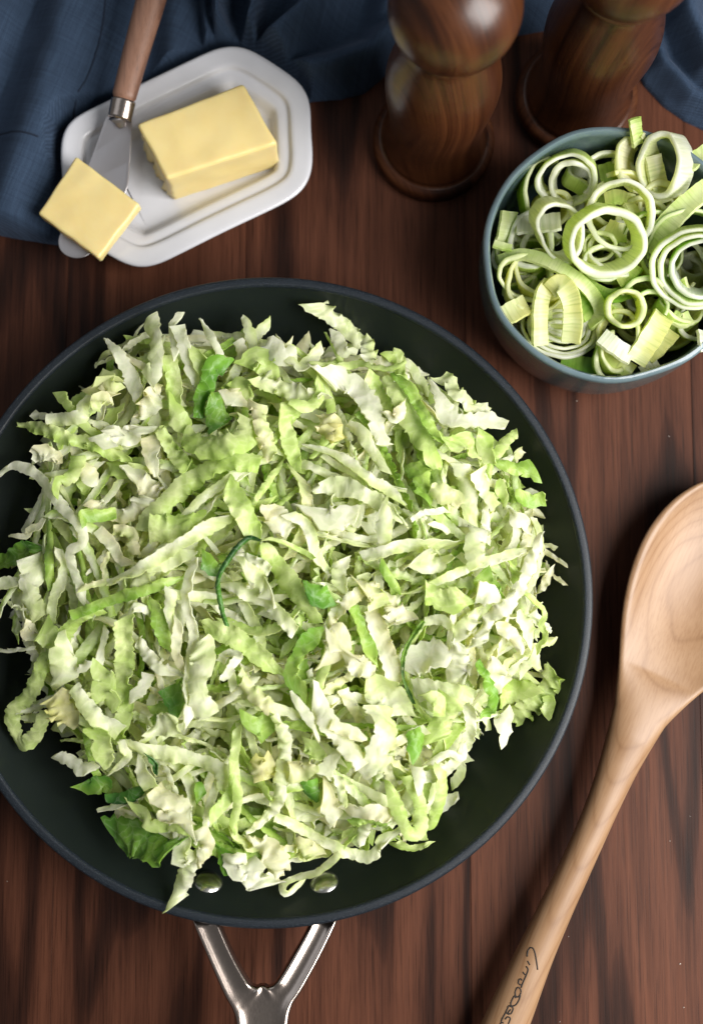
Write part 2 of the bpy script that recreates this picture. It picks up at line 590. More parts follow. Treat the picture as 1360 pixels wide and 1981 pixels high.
# forked handle
zo = lambda py: float(np.interp(py, [1740, 1790, 1981, 2300, 2900], [.036, .043, .052, .064, .078]))
outL = [(366, 1748), (371, 1783), (399, 1850), (432, 1925), (450, 1958), (457, 1990), (460, 2060), (463, 2200), (468, 2450), (470, 2720), (476, 2790), (500, 2820)]
inL = [(414, 1752), (427, 1795), (452, 1852), (481, 1902), (494, 1913), (507, 1917), (507, 2000), (507, 2160), (507, 2430), (507, 2700), (507, 2770), (507, 2822)]
outR = [(658, 1748), (653, 1783), (622, 1850), (586, 1916), (565, 1950), (557, 1990), (554, 2060), (551, 2200), (546, 2450), (544, 2720), (538, 2790), (514, 2820)]
inR = [(608, 1752), (596, 1795), (565, 1852), (534, 1902), (520, 1913), (507, 1917), (507, 2000), (507, 2160), (507, 2430), (507, 2700), (507, 2770), (507, 2822)]
tt = np.array([0, 0, .035, .08, .14, .22, .34, .5, .66, .78, .86, .92, .965, 1.0, 1.0])
hz = np.array([-7.0, -1.6, -.5, .25, .35, -.2, -.75, -1.0, -.75, -.2, .35, .25, -.5, -1.6, -7.0]) * .001
hz_low = np.array([-7.0, -1.6, -.5, .25, .35, -.2, -.75, -1.0, -1.05, -1.08, -1.1, -1.1, -1.1, -1.1, -7.0]) * .001
V = []; F = []
NS = 110
for oe, ie in ((outL, inL), (outR, inR)):
    t = np.linspace(0, 1, len(oe))
    tn = np.linspace(0, 1, NS)
    O = spline(np.c_[oe, t * 1000], 400); I = spline(np.c_[ie, t * 1000], 400)
    O = np.stack([np.interp(tn * 1000, O[:, 2], O[:, k]) for k in (0, 1)], -1)
    I = np.stack([np.interp(tn * 1000, I[:, 2], I[:, k]) for k in (0, 1)], -1)
    off = len(V) * 0 + sum(len(x) for x in V)
    rows = []
    for i in range(NS):
        low = np.clip((I[i, 1] - 1904) / 13, 0, 1)
        h = hz * (1 - low) + hz_low * low
        pp = O[i] + (I[i] - O[i]) * tt[:, None]
        z = np.array([zo(p[1]) for p in pp])
        w3 = UA(pp, z)
        w3[:, 2] = z + h
        rows.append(w3)
    vv = np.array(rows).reshape(-1, 3)
    F += grid_faces(NS, len(tt), off=off, flip=(oe is outR), wrap_m=True)
    V.append(vv)
V = np.vstack(V) - np.array([PC[0], PC[1], 0])
nt_ = len(tt)
row_y = np.interp(np.linspace(0, 1, NS), np.linspace(0, 1, len(inL)), [p[1] for p in inL])
keep = []
for q in F:
    cs = {k % nt_ for k in q}; rs_ = {(k // nt_) % NS for k in q}
    if cs <= {nt_ - 2, nt_ - 1} and min(rs_) > 46: continue          # no wall inside the stem
    keep.append(q)
remap = np.arange(len(V))
for i in range(47, NS):
    for c in (nt_ - 2, nt_ - 1):
        remap[NS * nt_ + i * nt_ + c] = i * nt_ + c
        V[i * nt_ + c] = (V[i * nt_ + c] + V[NS * nt_ + i * nt_ + c]) / 2
F = [[int(remap[k]) for k in q] for q in keep]
F = [q for q in F if len(set(q)) == 4]
mk("handle", V, F, M['steel'], pan)

# ------------------------------------------------------------------ navy napkin
dish_px = np.array([(117, 275), (121, 250), (140, 226), (210, 192), (280, 156), (415, 92), (445, 85), (475, 89), (507, 106), (573, 150), (595, 176), (602, 210),
                    (601, 250), (606, 300), (602, 340), (585, 370), (550, 392), (425, 451), (310, 509), (280, 518), (250, 514), (217, 497), (149, 452), (128, 426), (120, 392), (121, 350), (116, 302)], float)


def sdist_poly(P, poly):
    """signed distance (px) of points P to a polygon, negative inside"""
    d = np.full(len(P), 1e9); ins = np.zeros(len(P), bool)
    n = len(poly)
    for i in range(n):
        a, b = poly[i], poly[(i + 1) % n]
        e = b - a
        t = np.clip(((P - a) @ e) / (e @ e + 1e-12), 0, 1)
        d = np.minimum(d, np.linalg.norm(P - a - t[:, None] * e, axis=1))
        c = ((a[1] > P[:, 1]) != (b[1] > P[:, 1])) & (P[:, 0] < (b[0] - a[0]) * (P[:, 1] - a[1]) / (b[1] - a[1] + 1e-12) + a[0])
        ins ^= c
    return np.where(ins, -d, d)


def dist_line(P, line):
    d = np.full(len(P), 1e9); side = np.zeros(len(P))
    for i in range(len(line) - 1):
        a, b = line[i], line[i + 1]
        e = b - a
        t = np.clip(((P - a) @ e) / (e @ e), 0, 1)
        r = P - a - t[:, None] * e
        dd = np.linalg.norm(r, axis=1)
        s = np.sign(e[0] * r[:, 1] - e[1] * r[:, 0])
        k = dd < d
        d[k] = dd[k]; side[k] = s[k]
    return d, side


low_edge = np.array([(-320, 430), (-100, 440), (0, 448), (60, 455), (118, 467), (170, 470), (230, 430), (330, 330), (450, 250), (540, 205), (600, 187), (660, 183), (705, 168), (745, 132), (790, 92), (860, 70),
                     (950, 60), (1010, 52), (1080, 44), (1160, 40), (1215, 70), (1250, 150), (1290, 196), (1330, 226), (1380, 248), (1480, 270), (1700, 285)], float)
NX, NY = 420, 190
gx = np.linspace(-300, 1680, NX)
lo = np.interp(gx, low_edge[:, 0], low_edge[:, 1])
lo = lo + 3 * np.sin(gx / 37.0)
vv = np.linspace(0, 1, NY) ** 1.15
PXg = np.stack([np.broadcast_to(gx[:, None], (NX, NY)), lo[:, None] + (-330 - lo)[:, None] * vv[None, :]], -1)
P2 = PXg.reshape(-1, 2)
folds = [
    ([(190, -330), (160, 0), (105, 180), (50, 330), (10, 470)], 15, 62, 80),
    ([(40, -330), (25, 0), (-60, 190), (-140, 420)], 13, 38, 42),
    ([(335, -330), (345, 0), (335, 150)], 8, 34, 40),
    ([(390, -330), (395, 0), (405, 90)], 9, 9, 12),
    ([(436, -330), (428, -40), (424, 40), (436, 110)], 21, 9, 13),
    ([(506, -330), (503, -40), (500, 30), (483, 100)], 20, 12, 9),
    ([(720, -330), (660, -60), (625, 10), (580, 60), (520, 110)], 20, 24, 34),
    ([(500, 158), (560, 158), (640, 145), (720, 118), (770, 70)], 15, 26, 34),
    ([(760, -330), (770, -60), (745, 40)], 10, 30, 30),
    ([(860, 10), (960, -10), (1060, -8), (1160, -30)], 13, 40, 40),
    ([(1100, -330), (1060, -120), (1010, 0)], 12, 20, 30),
    ([(1290, -330), (1295, -60), (1310, 60), (1350, 150), (1420, 200)], 19, 26, 40),
    ([(1420, -330), (1420, -20), (1460, 120)], 15, 30, 30),
    ([(1255, 60), (1275, 130), (1330, 190), (1400, 220)], 9, 16, 22),
]
zf = np.zeros(len(P2))
for line, amp, sl, sr in folds:
    d, s = dist_line(P2, np.array(line, float))
    sg = np.where(s > 0, sl, sr)
    amp = amp * 1.4
    zf = np.maximum(zf, amp * np.exp(-(d / sg) ** 2 * .9)) + 0.14 * amp * np.exp(-(d / sg / 1.6) ** 2)
wr = (np.sin(P2[:, 0] / 23 + 1.2 * np.sin(P2[:, 1] / 41)) * np.sin(P2[:, 1] / 57 + .8 * np.sin(P2[:, 0] / 33)) * .55 +
      np.sin((P2[:, 0] + P2[:, 1] * .6) / 13.0) * .12)
zf += wr
for _k in range(9):
    _a, _l = RNG.uniform(0, 3.14), RNG.uniform(26, 90)
    _q = (P2[:, 0] * math.cos(_a) + P2[:, 1] * math.sin(_a)) / _l
    zf += .028 * _l * .35 * np.exp(-((np.sin(_q + .9 * np.sin(P2[:, 1] / 83 + _k)) - .9) / .35) ** 2)
zf += 3.0
edge_d = (lo[:, None] - PXg[..., 1]).reshape(-1)
roll = np.clip(edge_d / 26.0, 0, 1)
zf = 0.5 + zf * np.sqrt(np.clip(1 - (1 - roll) ** 2, 0, 1))
sd = sdist_poly(P2, dish_px)
k = np.clip((sd + 2) / 30.0, 0, 1); k = k * k * (3 - 2 * k)
zf = np.minimum(zf, 1.3 + k * 40)
for (mx, my, mr) in ((838, 275, 124), (1114, 190, 124)):
    sd = np.hypot(P2[:, 0] - mx, P2[:, 1] - my) - mr
    kk = np.clip(sd / 25, 0, 1)
    zf = np.minimum(zf, 0.8 + kk * 40)
# keep clear of the knife handle
d, s = dist_line(P2, np.array([(245, 190), (292, 0), (345, -210)], float))
lim = 17 + (np.clip(190 - P2[:, 1], 0, 400) / 190.0) * 8
zf = np.where(d < 55, np.minimum(zf, lim - 2 + (d / 55) ** 2 * 16), zf)
W = UA(P2, np.full(len(P2), .008))
W[:, 2] = zf * .001
nap_uv = W[:, :2] @ np.array([[.94, .34], [-.34, .94]])
Wg = W.reshape(NX, NY, 3)
bot = W.copy(); bot[:, 2] = np.maximum(bot[:, 2] - .0011, .0002)
nap = mk("napkin", shell_verts(np.vstack([W, bot]), NX, NY), shell_faces(NX, NY), M['linen'], uvs=shell_verts(np.vstack([nap_uv, nap_uv]), NX, NY))
tag(nap, "rumpled navy blue linen napkin lying behind the butter dish and the mills", "napkin")


def nap_z(x, y):
    d = (W[:, 0] - x) ** 2 + (W[:, 1] - y) ** 2
    return W[np.argmin(d), 2]


for line in ([(214, -40), (210, 10), (203, 60), (192, 110), (172, 165), (140, 215), (112, 244)], [(-6, 262), (30, 270), (62, 279), (88, 286)]):
    s = spline(UA(line, .012), 60)
    for q in s: q[2] = nap_z(q[0], q[1]) + .0001
    s[:, 2] = np.convolve(np.r_[[s[0, 2]] * 3, s[:, 2], [s[-1, 2]] * 3], np.ones(7) / 7, 'valid')
    v, f = tube(s, .00055, 6, .7)
    mk("hem_seam", v, f, M['thread'], nap)

# ------------------------------------------------------------------ butter dish, butter, knife
DZ = 0.0185
dl = UA(dish_px, DZ)[:, :2][::-1]
dl = smooth_closed(resample_closed(dl, 220), 14)
ar = 0.5 * np.sum(dl[:, 0] * np.roll(dl[:, 1], -1) - np.roll(dl[:, 0], -1) * dl[:, 1])
if ar < 0: dl = dl[::-1]
dc = dl.mean(0)
dish_prof = [(.016, .0014), (.0150, .0030), (.0075, .0090), (.0022, .0142), (.0004, .0168), (0, .0177), (.0004, .0186), (.0016, .0190), (.0035, .0189), (.0085, .0182), (.0104, .0179), (.0112, .0172),
             (.0117, .0158), (.0123, .0152), (.0135, .0152), (.0172, .0150), (.0186, .0142), (.0202, .0115), (.0215, .0085), (.0232, .0070), (.026, .0066)]
V = []
for d, z in dish_prof:
    lp = inset(dl, d)
    lp = smooth_closed(lp, int(2 + d * 900))
    V.append(np.c_[lp - dc, np.full(len(lp), z)])
n = len(dl)
Vv = np.vstack(V)
F = []
for k in range(len(V) - 1):
    for i in range(n):
        j = (i + 1) % n
        F.append([k * n + i, k * n + j, (k + 1) * n + j, (k + 1) * n + i])
F.append([(len(V) - 1) * n + i for i in range(n)])
F.append([i for i in range(n)][::-1])
dish = mk("butter_dish", Vv, F, M['porcelain'])
dish.location = (dc[0], dc[1], 0)
tag(dish, "white porcelain butter dish with stepped rim and pointed ends", "butter dish")


def soft_box(corners, zt, zb, n=14, m=10, h=6, round_=.0022, seed=1, amp=.0006):
    """block with the given four top corners (world xy), uneven rounded sides"""
    rng = np.random.default_rng(seed)
    c = np.asarray(corners, float)
    V = []; idx = {}
    F = []

    def pt(u, v, w):
        p = (c[0] * (1 - u) * (1 - v) + c[1] * u * (1 - v) + c[2] * u * v + c[3] * (1 - u) * v)
        return np.array([p[0], p[1], zb + (zt - zb) * w])
    cx = c.mean(0)
    L1 = np.linalg.norm(c[1] - c[0]); L2 = np.linalg.norm(c[3] - c[0]); H = zt - zb

    def add(u, v, w):
        key = (round(u, 5), round(v, 5), round(w, 5))
        if key in idx: return idx[key]
        # rounded-box: shrink then push out
        q = np.array([(u - .5) * L1, (v - .5) * L2, (w - .5) * H])
        b = np.array([L1, L2, H]) / 2 - round_
        inn = np.clip(q, -b, b)
        d = q - inn
        nn = np.linalg.norm(d)
        if nn > 1e-9: q = inn + d / nn * round_
        uu, v2, ww = q[0] / L1 + .5, q[1] / L2 + .5, q[2] / H + .5
        p = pt(uu, v2, ww)
        idx[key] = len(V); V.append(p)
        return idx[key]
    us = np.unique(np.r_[np.linspace(0, 1, n), np.array([.25, .5, .8]) * round_ / L1, 1 - np.array([.25, .5, .8]) * round_ / L1])
    vs = np.unique(np.r_[np.linspace(0, 1, m), np.array([.25, .5, .8]) * round_ / L2, 1 - np.array([.25, .5, .8]) * round_ / L2])
    ws = np.unique(np.r_[np.linspace(0, 1, h), np.array([.25, .5, .8]) * round_ / H, 1 - np.array([.25, .5, .8]) * round_ / H])
    for (A, B, fn, fl) in ((us, vs, lambda a, b: (a, b, 1.0), 0), (us, vs, lambda a, b: (a, b, 0.0), 1), (us, ws, lambda a, b: (a, 0.0, b), 0), (us, ws, lambda a, b: (a, 1.0, b), 1),
                       (vs, ws, lambda a, b: (0.0, a, b), 1), (vs, ws, lambda a, b: (1.0, a, b), 0)):
        for i in range(len(A) - 1):
            for j in range(len(B) - 1):
                q = [add(*fn(A[i], B[j])), add(*fn(A[i + 1], B[j])), add(*fn(A[i + 1], B[j + 1])), add(*fn(A[i], B[j + 1]))]
                F.append(q[::-1] if fl else q)
    V = np.array(V)
    k = rng.uniform(60, 420, (7, 3)) * rng.choice([-1, 1], (7, 3)); ph = rng.uniform(0, 6.28, (7, 3))
    for i in range(7):
        for ax in range(3):
            V[:, ax] += amp / 3.2 * np.sin(V @ k[i] + ph[i, ax])
    V[:, 2] = np.maximum(V[:, 2], zb)
    return V, F


bt = UA([(322, 346), (537, 276), (470, 158), (264, 238)], .0395)[:, :2]
v, f = soft_box(bt, .0395, .0068, 40, 24, 16, .0021, 3, .0002)
# the freshly cut end is ragged: pull the foot of that end outwards in scraps
ex = (bt[1] - bt[0]) / np.linalg.norm(bt[1] - bt[0])
s_ = (v[:, :2] - bt[0]) @ ex
e_ = v[:, 2]
cut = np.clip(1 - s_ / .006, 0, 1) * np.clip(1 - (e_ - .0068) / .022, 0, 1)
rag = wobble(v[:, 1] * 1.0 + e_ * .25, np.random.default_rng(4), .011, 4) + .6 * wobble(v[:, 1] * .7 - e_ * .6, np.random.default_rng(8), .0045, 3)
v[:, :2] -= ex * (cut * .0032 * np.clip(.45 + .6 * rag, 0, 1.3))[:, None]
b0 = v.mean(0); b0[2] = .0068
butter = mk("butter_stick", v - b0, f, M['butter'])
butter.location = b0
tag(butter, "cut block of yellow butter standing in the white dish", "butter")

pt_ = UA([(191, 500), (271, 394), (147, 300), (73, 412)], .0335)[:, :2]
v, f = soft_box(pt_, .0338, .0262, 26, 26, 8, .0016, 9, .0002)
b0 = v.mean(0); b0[2] = .0262
pat = mk("butter_pat", v - b0, f, M['butter'])
pat.location = b0
tag(pat, "thin square pat of butter lying on the knife blade", "butter")

knife = empty("butter_knife")
kb = U(240, 215, .024); knife.location = (kb[0], kb[1], .020)
tag(knife, "butter knife with brown wooden handle and broad steel blade across the dish", "knife")
KO = np.array([kb[0], kb[1], .020])
bl = np.array([(207, 222), (190, 270), (171, 322), (146, 385), (124, 436), (113, 464), (115, 482), (127, 495), (146, 501), (166, 498), (184, 484), (214, 432), (238, 388), (248, 362), (253, 300), (258, 226)], float)
axis_a, axis_b = np.array([236., 222.]), np.array([138., 492.])
ad_ = (axis_b - axis_a); aL = np.linalg.norm(ad_); ad_ /= aL
blade_loop = resample_closed(bl, 140)
blade_loop = smooth_closed(blade_loop, 3)


def blade_z(p):
    s = ((p - axis_a) @ ad_) / aL
    return np.interp(s, [0, .3, 1.0], [.0268, .0236, .0231])


loops = []
for (ins, dz) in ((1.2, -.0009), (0, -.0004), (0, 0.0), (1.0, .0002), (6, .00028)):
    lp = inset(blade_loop[::-1], ins) if ins else blade_loop[::-1]
    z = np.array([blade_z(p) for p in lp])
    q = UA(lp, z + .002 * 0)
    q[:, 2] = z + dz + .0012
    loops.append(q)
a2 = np.sum(loops[0][:, 0] * np.roll(loops[0][:, 1], -1) - np.roll(loops[0][:, 0], -1) * loops[0][:, 1])
Vb = np.vstack(loops) - KO
nb = 140
Fb = []
for k in range(len(loops) - 1):
    for i in range(nb):
        j = (i + 1) % nb
        Fb.append([k * nb + i, k * nb + j, (k + 1) * nb + j, (k + 1) * nb + i])
# fill caps with strips across the loop so that the sheet can bend
capV = loops[-1]
half = nb // 2
for base, flip in (((len(loops) - 1) * nb, False), (0, True)):
    for i in range(half - 1):
        q = [base + i, base + i + 1, base + nb - 2 - i, base + nb - 1 - i]
        Fb.append(q[::-1] if flip else q)
mk("blade", Vb, Fb, M['blade'], knife, smooth=False)


def sweep_px(pts, zs, half_px, flat, n=40, sides=24, name="handle", mat='knife_wood', parent=None, origin=(0, 0, 0), ends=True):
    c = spline(np.c_[pts, zs, half_px], n)
    w3 = UA(c[:, :2], c[:, 2])
    r = c[:, 3] / FPX * (CAMZ - c[:, 2])
    if ends:
        s = np.linspace(0, 1, n)
        r = r * np.minimum(1, np.sqrt(np.clip(1 - (np.clip(.035 - s, 0, 1) / .036) ** 2, 0, 1))) * np.sqrt(np.clip(1 - (np.clip(s - .965, 0, 1) / .036) ** 2, 0, 1))
    v, f = tube(w3, r, sides, flat)
    return mk(name, v - np.array(origin), f, M[mat], parent)


sweep_px([(237, 198), (262, 105), (292, 0), (326, -120), (352, -210)], [.0345, .037, .040, .043, .045], [24, 27, 30, 31, 27], .78, 60, 24, "handle", 'knife_wood', knife, KO)
sweep_px([(231, 229), (235, 212), (239, 193)], [.0325, .0332, .0340], [24, 24.5, 25], .80, 12, 28, "ferrule", 'steel', knife, KO, ends=False)
sweep_px([(236, 245), (232, 232), (229, 224)], [.0272, .0300, .0322], [8, 14, 20], .5, 10, 16, "blade_neck", 'blade', knife, KO, ends=False)

# ------------------------------------------------------------------ pepper mills
base_p = [(1e-5, .0004), (.0300, .0004), (.0322, .0012), (.0332, .0035), (.0333, .0075), (.0326, .0100), (.0312, .0112), (.0298, .0116)]
body_p = [(.0298, .0116), (.0286, .0121), (.0280, .0130), (.0282, .0139), (.0280, .0155), (.0268, .0190), (.0252, .0260), (.0246, .0340), (.0252, .0440), (.0264, .0560), (.0278, .0680), (.0285, .0780), (.0282, .0880), (.0266, .0980), (.0240, .1070), (.0216, .1140), (.0194, .1200), (.0184, .1245), (.0182, .1275)]
collar_p = [(.0182, .1273), (.0187, .1275), (.0189, .1287), (.0187, .1299), (.0180, .1301)]
head_p = [(.0178, .1300), (.0212, .1303), (.0224, .1313), (.0228, .1327)]
for a in np.linspace(-42, 78, 22):
    head_p.append((.0294 * math.cos(math.radians(a)), .1548 + .0294 * math.sin(math.radians(a))))
knob_p = [(.0062, .1822), (.0062, .1850), (.0085, .1862), (.0096, .1885), (.0090, .1912), (.0062, .1930), (1e-5, .1935)]


def mill(loc, rot, label):
    t = empty("pepper_mill", (loc[0], loc[1], 0))
    t.rotation_euler = (0, 0, rot)
    tag(t, label, "pepper mill")
    for nm, pr, mt, n in (("base", base_p, 'mill_base', 40), ("body", body_p, 'mill', 90), ("collar", collar_p, 'steel', 12), ("head", head_p, 'mill', 70), ("knob", knob_p, 'steel', 24)):
        p = spline(pr, n); p[:, 0] = np.maximum(p[:, 0], 1e-5)
        v, f = lathe(p, 96)
        mk(nm, v, f, M[mt], t)
    return t


m1 = U(838, 275, .004)
m2 = U(1114, 190, .004)
mill(m1, .6, "turned walnut pepper mill standing between the butter dish and the leek bowl")
mill(m2, 2.4, "turned walnut pepper mill standing behind the leek bowl")

# ------------------------------------------------------------------ bowl
BZ = 0.072
BC = U(1189, 486, BZ)
BR = 263 / scale_at(BZ)
bowl = empty("leek_bowl", (BC[0], BC[1], 0))
tag(bowl, "handmade teal glazed ceramic bowl filled with sliced leeks", "bowl")
pin = [(1e-5, .0075), (.55, .0078), (.72, .0100), (.84, .0170), (.905, .0300), (.928, .0460), (.940, .0620), (.944, .0690), (.950, .0709), (.962, .0718)]
pout = [(.962, .0718), (.977, .0720), (.991, .0714), (.999, .0702), (1.0, .0685), (.9965, .0600), (.985, .0450), (.965, .0300), (.92, .0170), (.84, .0085), (.70, .0045), (.62, .0040), (.60, .0004), (.54, .0004), (.52, .003), (1e-5, .003)]
th = np.linspace(0, 2 * np.pi, 180, endpoint=False)
rw = 1 + .006 * np.sin(2 * th + .4) + .006 * np.sin(3 * th + 2.0) + .0045 * np.sin(7 * th + 1.0) + .003 * np.sin(11 * th)
zw = .0009 * np.sin(2 * th + 1.0) + .0005 * np.sin(5 * th)
for nm, pr, n in (("inner_wall", pin, 50), ("outer_wall", pout, 70)):
    p = spline(np.asarray(pr) * np.array([BR, 1]), n); p[:, 0] = np.maximum(p[:, 0], 1e-5)
    v, f = lathe(p, 180)
    v = v.reshape(180, n, 3)
    k = np.clip(v[..., 2] / BZ, 0, 1)
    s = 1 + (rw[:, None] - 1) * k
    v[..., 0] *= s; v[..., 1] *= s
    v[..., 2] += zw[:, None] * k ** 3
    mk(nm, v.reshape(-1, 3), f if nm == "outer_wall" else f, M['glaze'], bowl)

# ------------------------------------------------------------------ wooden spoon
SA = np.array([1010., 1900.]); SD = np.array([.416, -.909]); SRt = np.array([.909, .416])
tab = np.array([(-520, 30, 4, .016, .0075), (-500, 40, 4, .0165, .008), (-420, 46, 6, .017, .0085), (-250, 47, 7, .0175, .0088), (-85, 45, 7, .0178, .0088), (0, 39.5, 1, .0180, .0086), (80, 34.5, 0, .0183, .0082), (180, 31.8, 1, .0188, .0078),
                (250, 30, 2, .0192, .0075), (360, 30.5, 1, .0198, .0073), (450, 35, -4, .0208, .0072), (550, 51, -9, .0226, .0076), (600, 66, -8, .0236, .0085), (650, 86, -5, .0246, .0105), (715, 116, -2, .0256, .0150), (783, 137, 0, .0262, .0200),
                (850, 146, 0, .0265, .0225), (913, 143, 0, .0266, .0222), (970, 126, 0, .0266, .0190), (1016, 98, 0, .0265, .0135), (1046, 66, 0, .0263, .0080), (1062, 34, 0, .0262, .0045), (1068, 8, 0, .0262, .0020)])
a_s = np.r_[np.linspace(-520, 560, 110), np.linspace(566, 1068, 110)]
T = np.stack([np.interp(a_s, tab[:, 0], tab[:, k]) for k in range(5)], -1)
for k in range(1, 5):
    for hw_ in (7, 5):
        sm_ = np.convolve(np.r_[[T[0, k]] * hw_, T[:, k], [T[-1, k]] * hw_], np.ones(2 * hw_ + 1) / (2 * hw_ + 1), 'valid')
        wt = np.clip(np.minimum(np.arange(len(sm_)) / 14, (len(sm_) - 1 - np.arange(len(sm_))) / 30), 0, 1)
        T[:, k] = T[:, k] * (1 - wt) + sm_ * wt
K = 48
ang = np.linspace(0, 2 * np.pi, K, endpoint=False)
depth_px = np.interp(a_s, [560, 640, 700, 780, 860, 920, 980, 1020, 1050, 1068], [0, .0012, .0050, .0115, .0145, .0142, .0110, .0066, .002, 0])
for _ in range(3):
    depth_px = np.convolve(np.r_[[0] * 6, depth_px, [0] * 6], np.ones(13) / 13, 'valid')
rowsS = []
spoon_top = []
for i, a in enumerate(a_s):
    cpx = SA + SD * a + SRt * T[i, 2]
    zc, tk, hwp = T[i, 3], T[i, 4], T[i, 1]
    head = np.clip((a - 520) / 130, 0, 1)
    c3 = U(cpx[0], cpx[1], zc)
    e3 = U(cpx[0] + SRt[0], cpx[1] + SRt[1], zc) - c3
    hw = np.linalg.norm(e3) * hwp
    e3 = e3 / np.linalg.norm(e3)
    t = np.cos(ang); sn = np.sin(ang)
    zt_handle = zc + tk * np.abs(sn) ** .85
    tb = np.clip(np.abs(t) / .90, 0, 1)
    edge = .0014 * np.sqrt(np.clip(1 - np.clip((np.abs(t) - .90) / .10, 0, 1) ** 2, 0, 1))
    zt_head = zc + edge - depth_px[i] * (1 - tb ** 2.0) ** .9
    zt = zt_handle * (1 - head) + zt_head * head
    zb = zc - tk * np.abs(sn) ** (.85 * (1 - head) + 1.0 * head)
    z = np.where(sn >= 0, zt, zb)
    rowsS.append(np.c_[c3[0] + e3[0] * hw * t, c3[1] + e3[1] * hw * t, np.maximum(z, .0006)])
Vs = np.array(rowsS)
sp0 = U(*(SA + SD * 300), .018); sp0 = np.array([sp0[0], sp0[1], 0])
sang = math.atan2(-SD[1], SD[0]) - math.pi / 2      # local y runs along the spoon
ca, sa = math.cos(-sang), math.sin(-sang)


def to_spoon(v):
    d = v - sp0
    return np.c_[d[:, 0] * ca - d[:, 1] * sa, d[:, 0] * sa + d[:, 1] * ca, d[:, 2]]


ns = len(a_s)
F = grid_faces(ns, K, wrap_m=True)
F.append(list(range(K))); F.append(list(range((ns - 1) * K, ns * K))[::-1])
spoon = mk("wooden_spoon", to_spoon(Vs.reshape(-1, 3)), F, M['maple'])
spoon.location = sp0
spoon.rotation_euler = (0, 0, sang)
tag(spoon, "pale maple cooking spoon with a marked handle lying beside the pan", "spoon")
# lettering burnt into the handle
strokes = [[(680, 492), (690, 425), (718, 378), (752, 376), (778, 430), (798, 540), (815, 660)], [(685, 545), (712, 596)],
           [(666, 616), (690, 656), (664, 735), (628, 815), (598, 895)], [(622, 692), (652, 728)],
           [(603, 862), (566, 842), (572, 795), (596, 782), (610, 800)],
           [(597, 950), (588, 912), (552, 893), (522, 950), (528, 1005), (566, 1012), (598, 955)],
           [(588, 992), (566, 1062), (524, 1122), (470, 1134), (468, 1085), (512, 1002), (530, 1032)],
           [(438, 1132), (490, 1158), (482, 1205), (458, 1240), (430, 1222), (462, 1180)], [(438, 1132), (398, 1222)],
           [(395, 1225), (340, 1338), (368, 1362)], [(388, 1312), (420, 1280), (455, 1300), (430, 1372)], [(398, 1222), (440, 1250)],
           [(345, 1345), (300, 1440), (330, 1465), (370, 1400)]]
topS = Vs[:, 1:K // 2, :].reshape(-1, 3)
VL = []; FL = []
for st in strokes:
    pp = np.array(st, float) * (200 / 1360.0) + np.array([920, 1780])
    s = spline(UA(pp, .026), 26)
    for q in s:
        d = (topS[:, 0] - q[0]) ** 2 + (topS[:, 1] - q[1]) ** 2
        nn = np.argsort(d)[:4]
        wgt = 1 / (d[nn] + 1e-9)
        q[2] = (topS[nn, 2] * wgt).sum() / wgt.sum() + .00012
    v, f = tube(s, .00034, 6, .5)
    o0 = sum(len(x) for x in VL)
    VL.append(v); FL += [[i + o0 for i in q] for q in f]
mk("lettering", to_spoon(np.vstack(VL)), FL, M['ink'], spoon)

# ------------------------------------------------------------------ thin curled sheets (cabbage, leek strips)
PAL = {'white': (0.90, 0.91, 0.83), 'cream': (0.89, 0.86, 0.64), 'pale': (0.79, 0.86, 0.47), 'lime': (0.61, 0.77, 0.22), 'mid': (0.36, 0.58, 0.09), 'lk': (0.72, 0.85, 0.31), 'lp': (0.86, 0.90, 0.56),
       'green': (0.13, 0.34, 0.05), 'dark': (0.022, 0.115, 0.024), 'bright': (0.27, 0.54, 0.06), 'yellow': (0.83, 0.82, 0.34)}
PAL = {k: np.array(v) for k, v in PAL.items()}


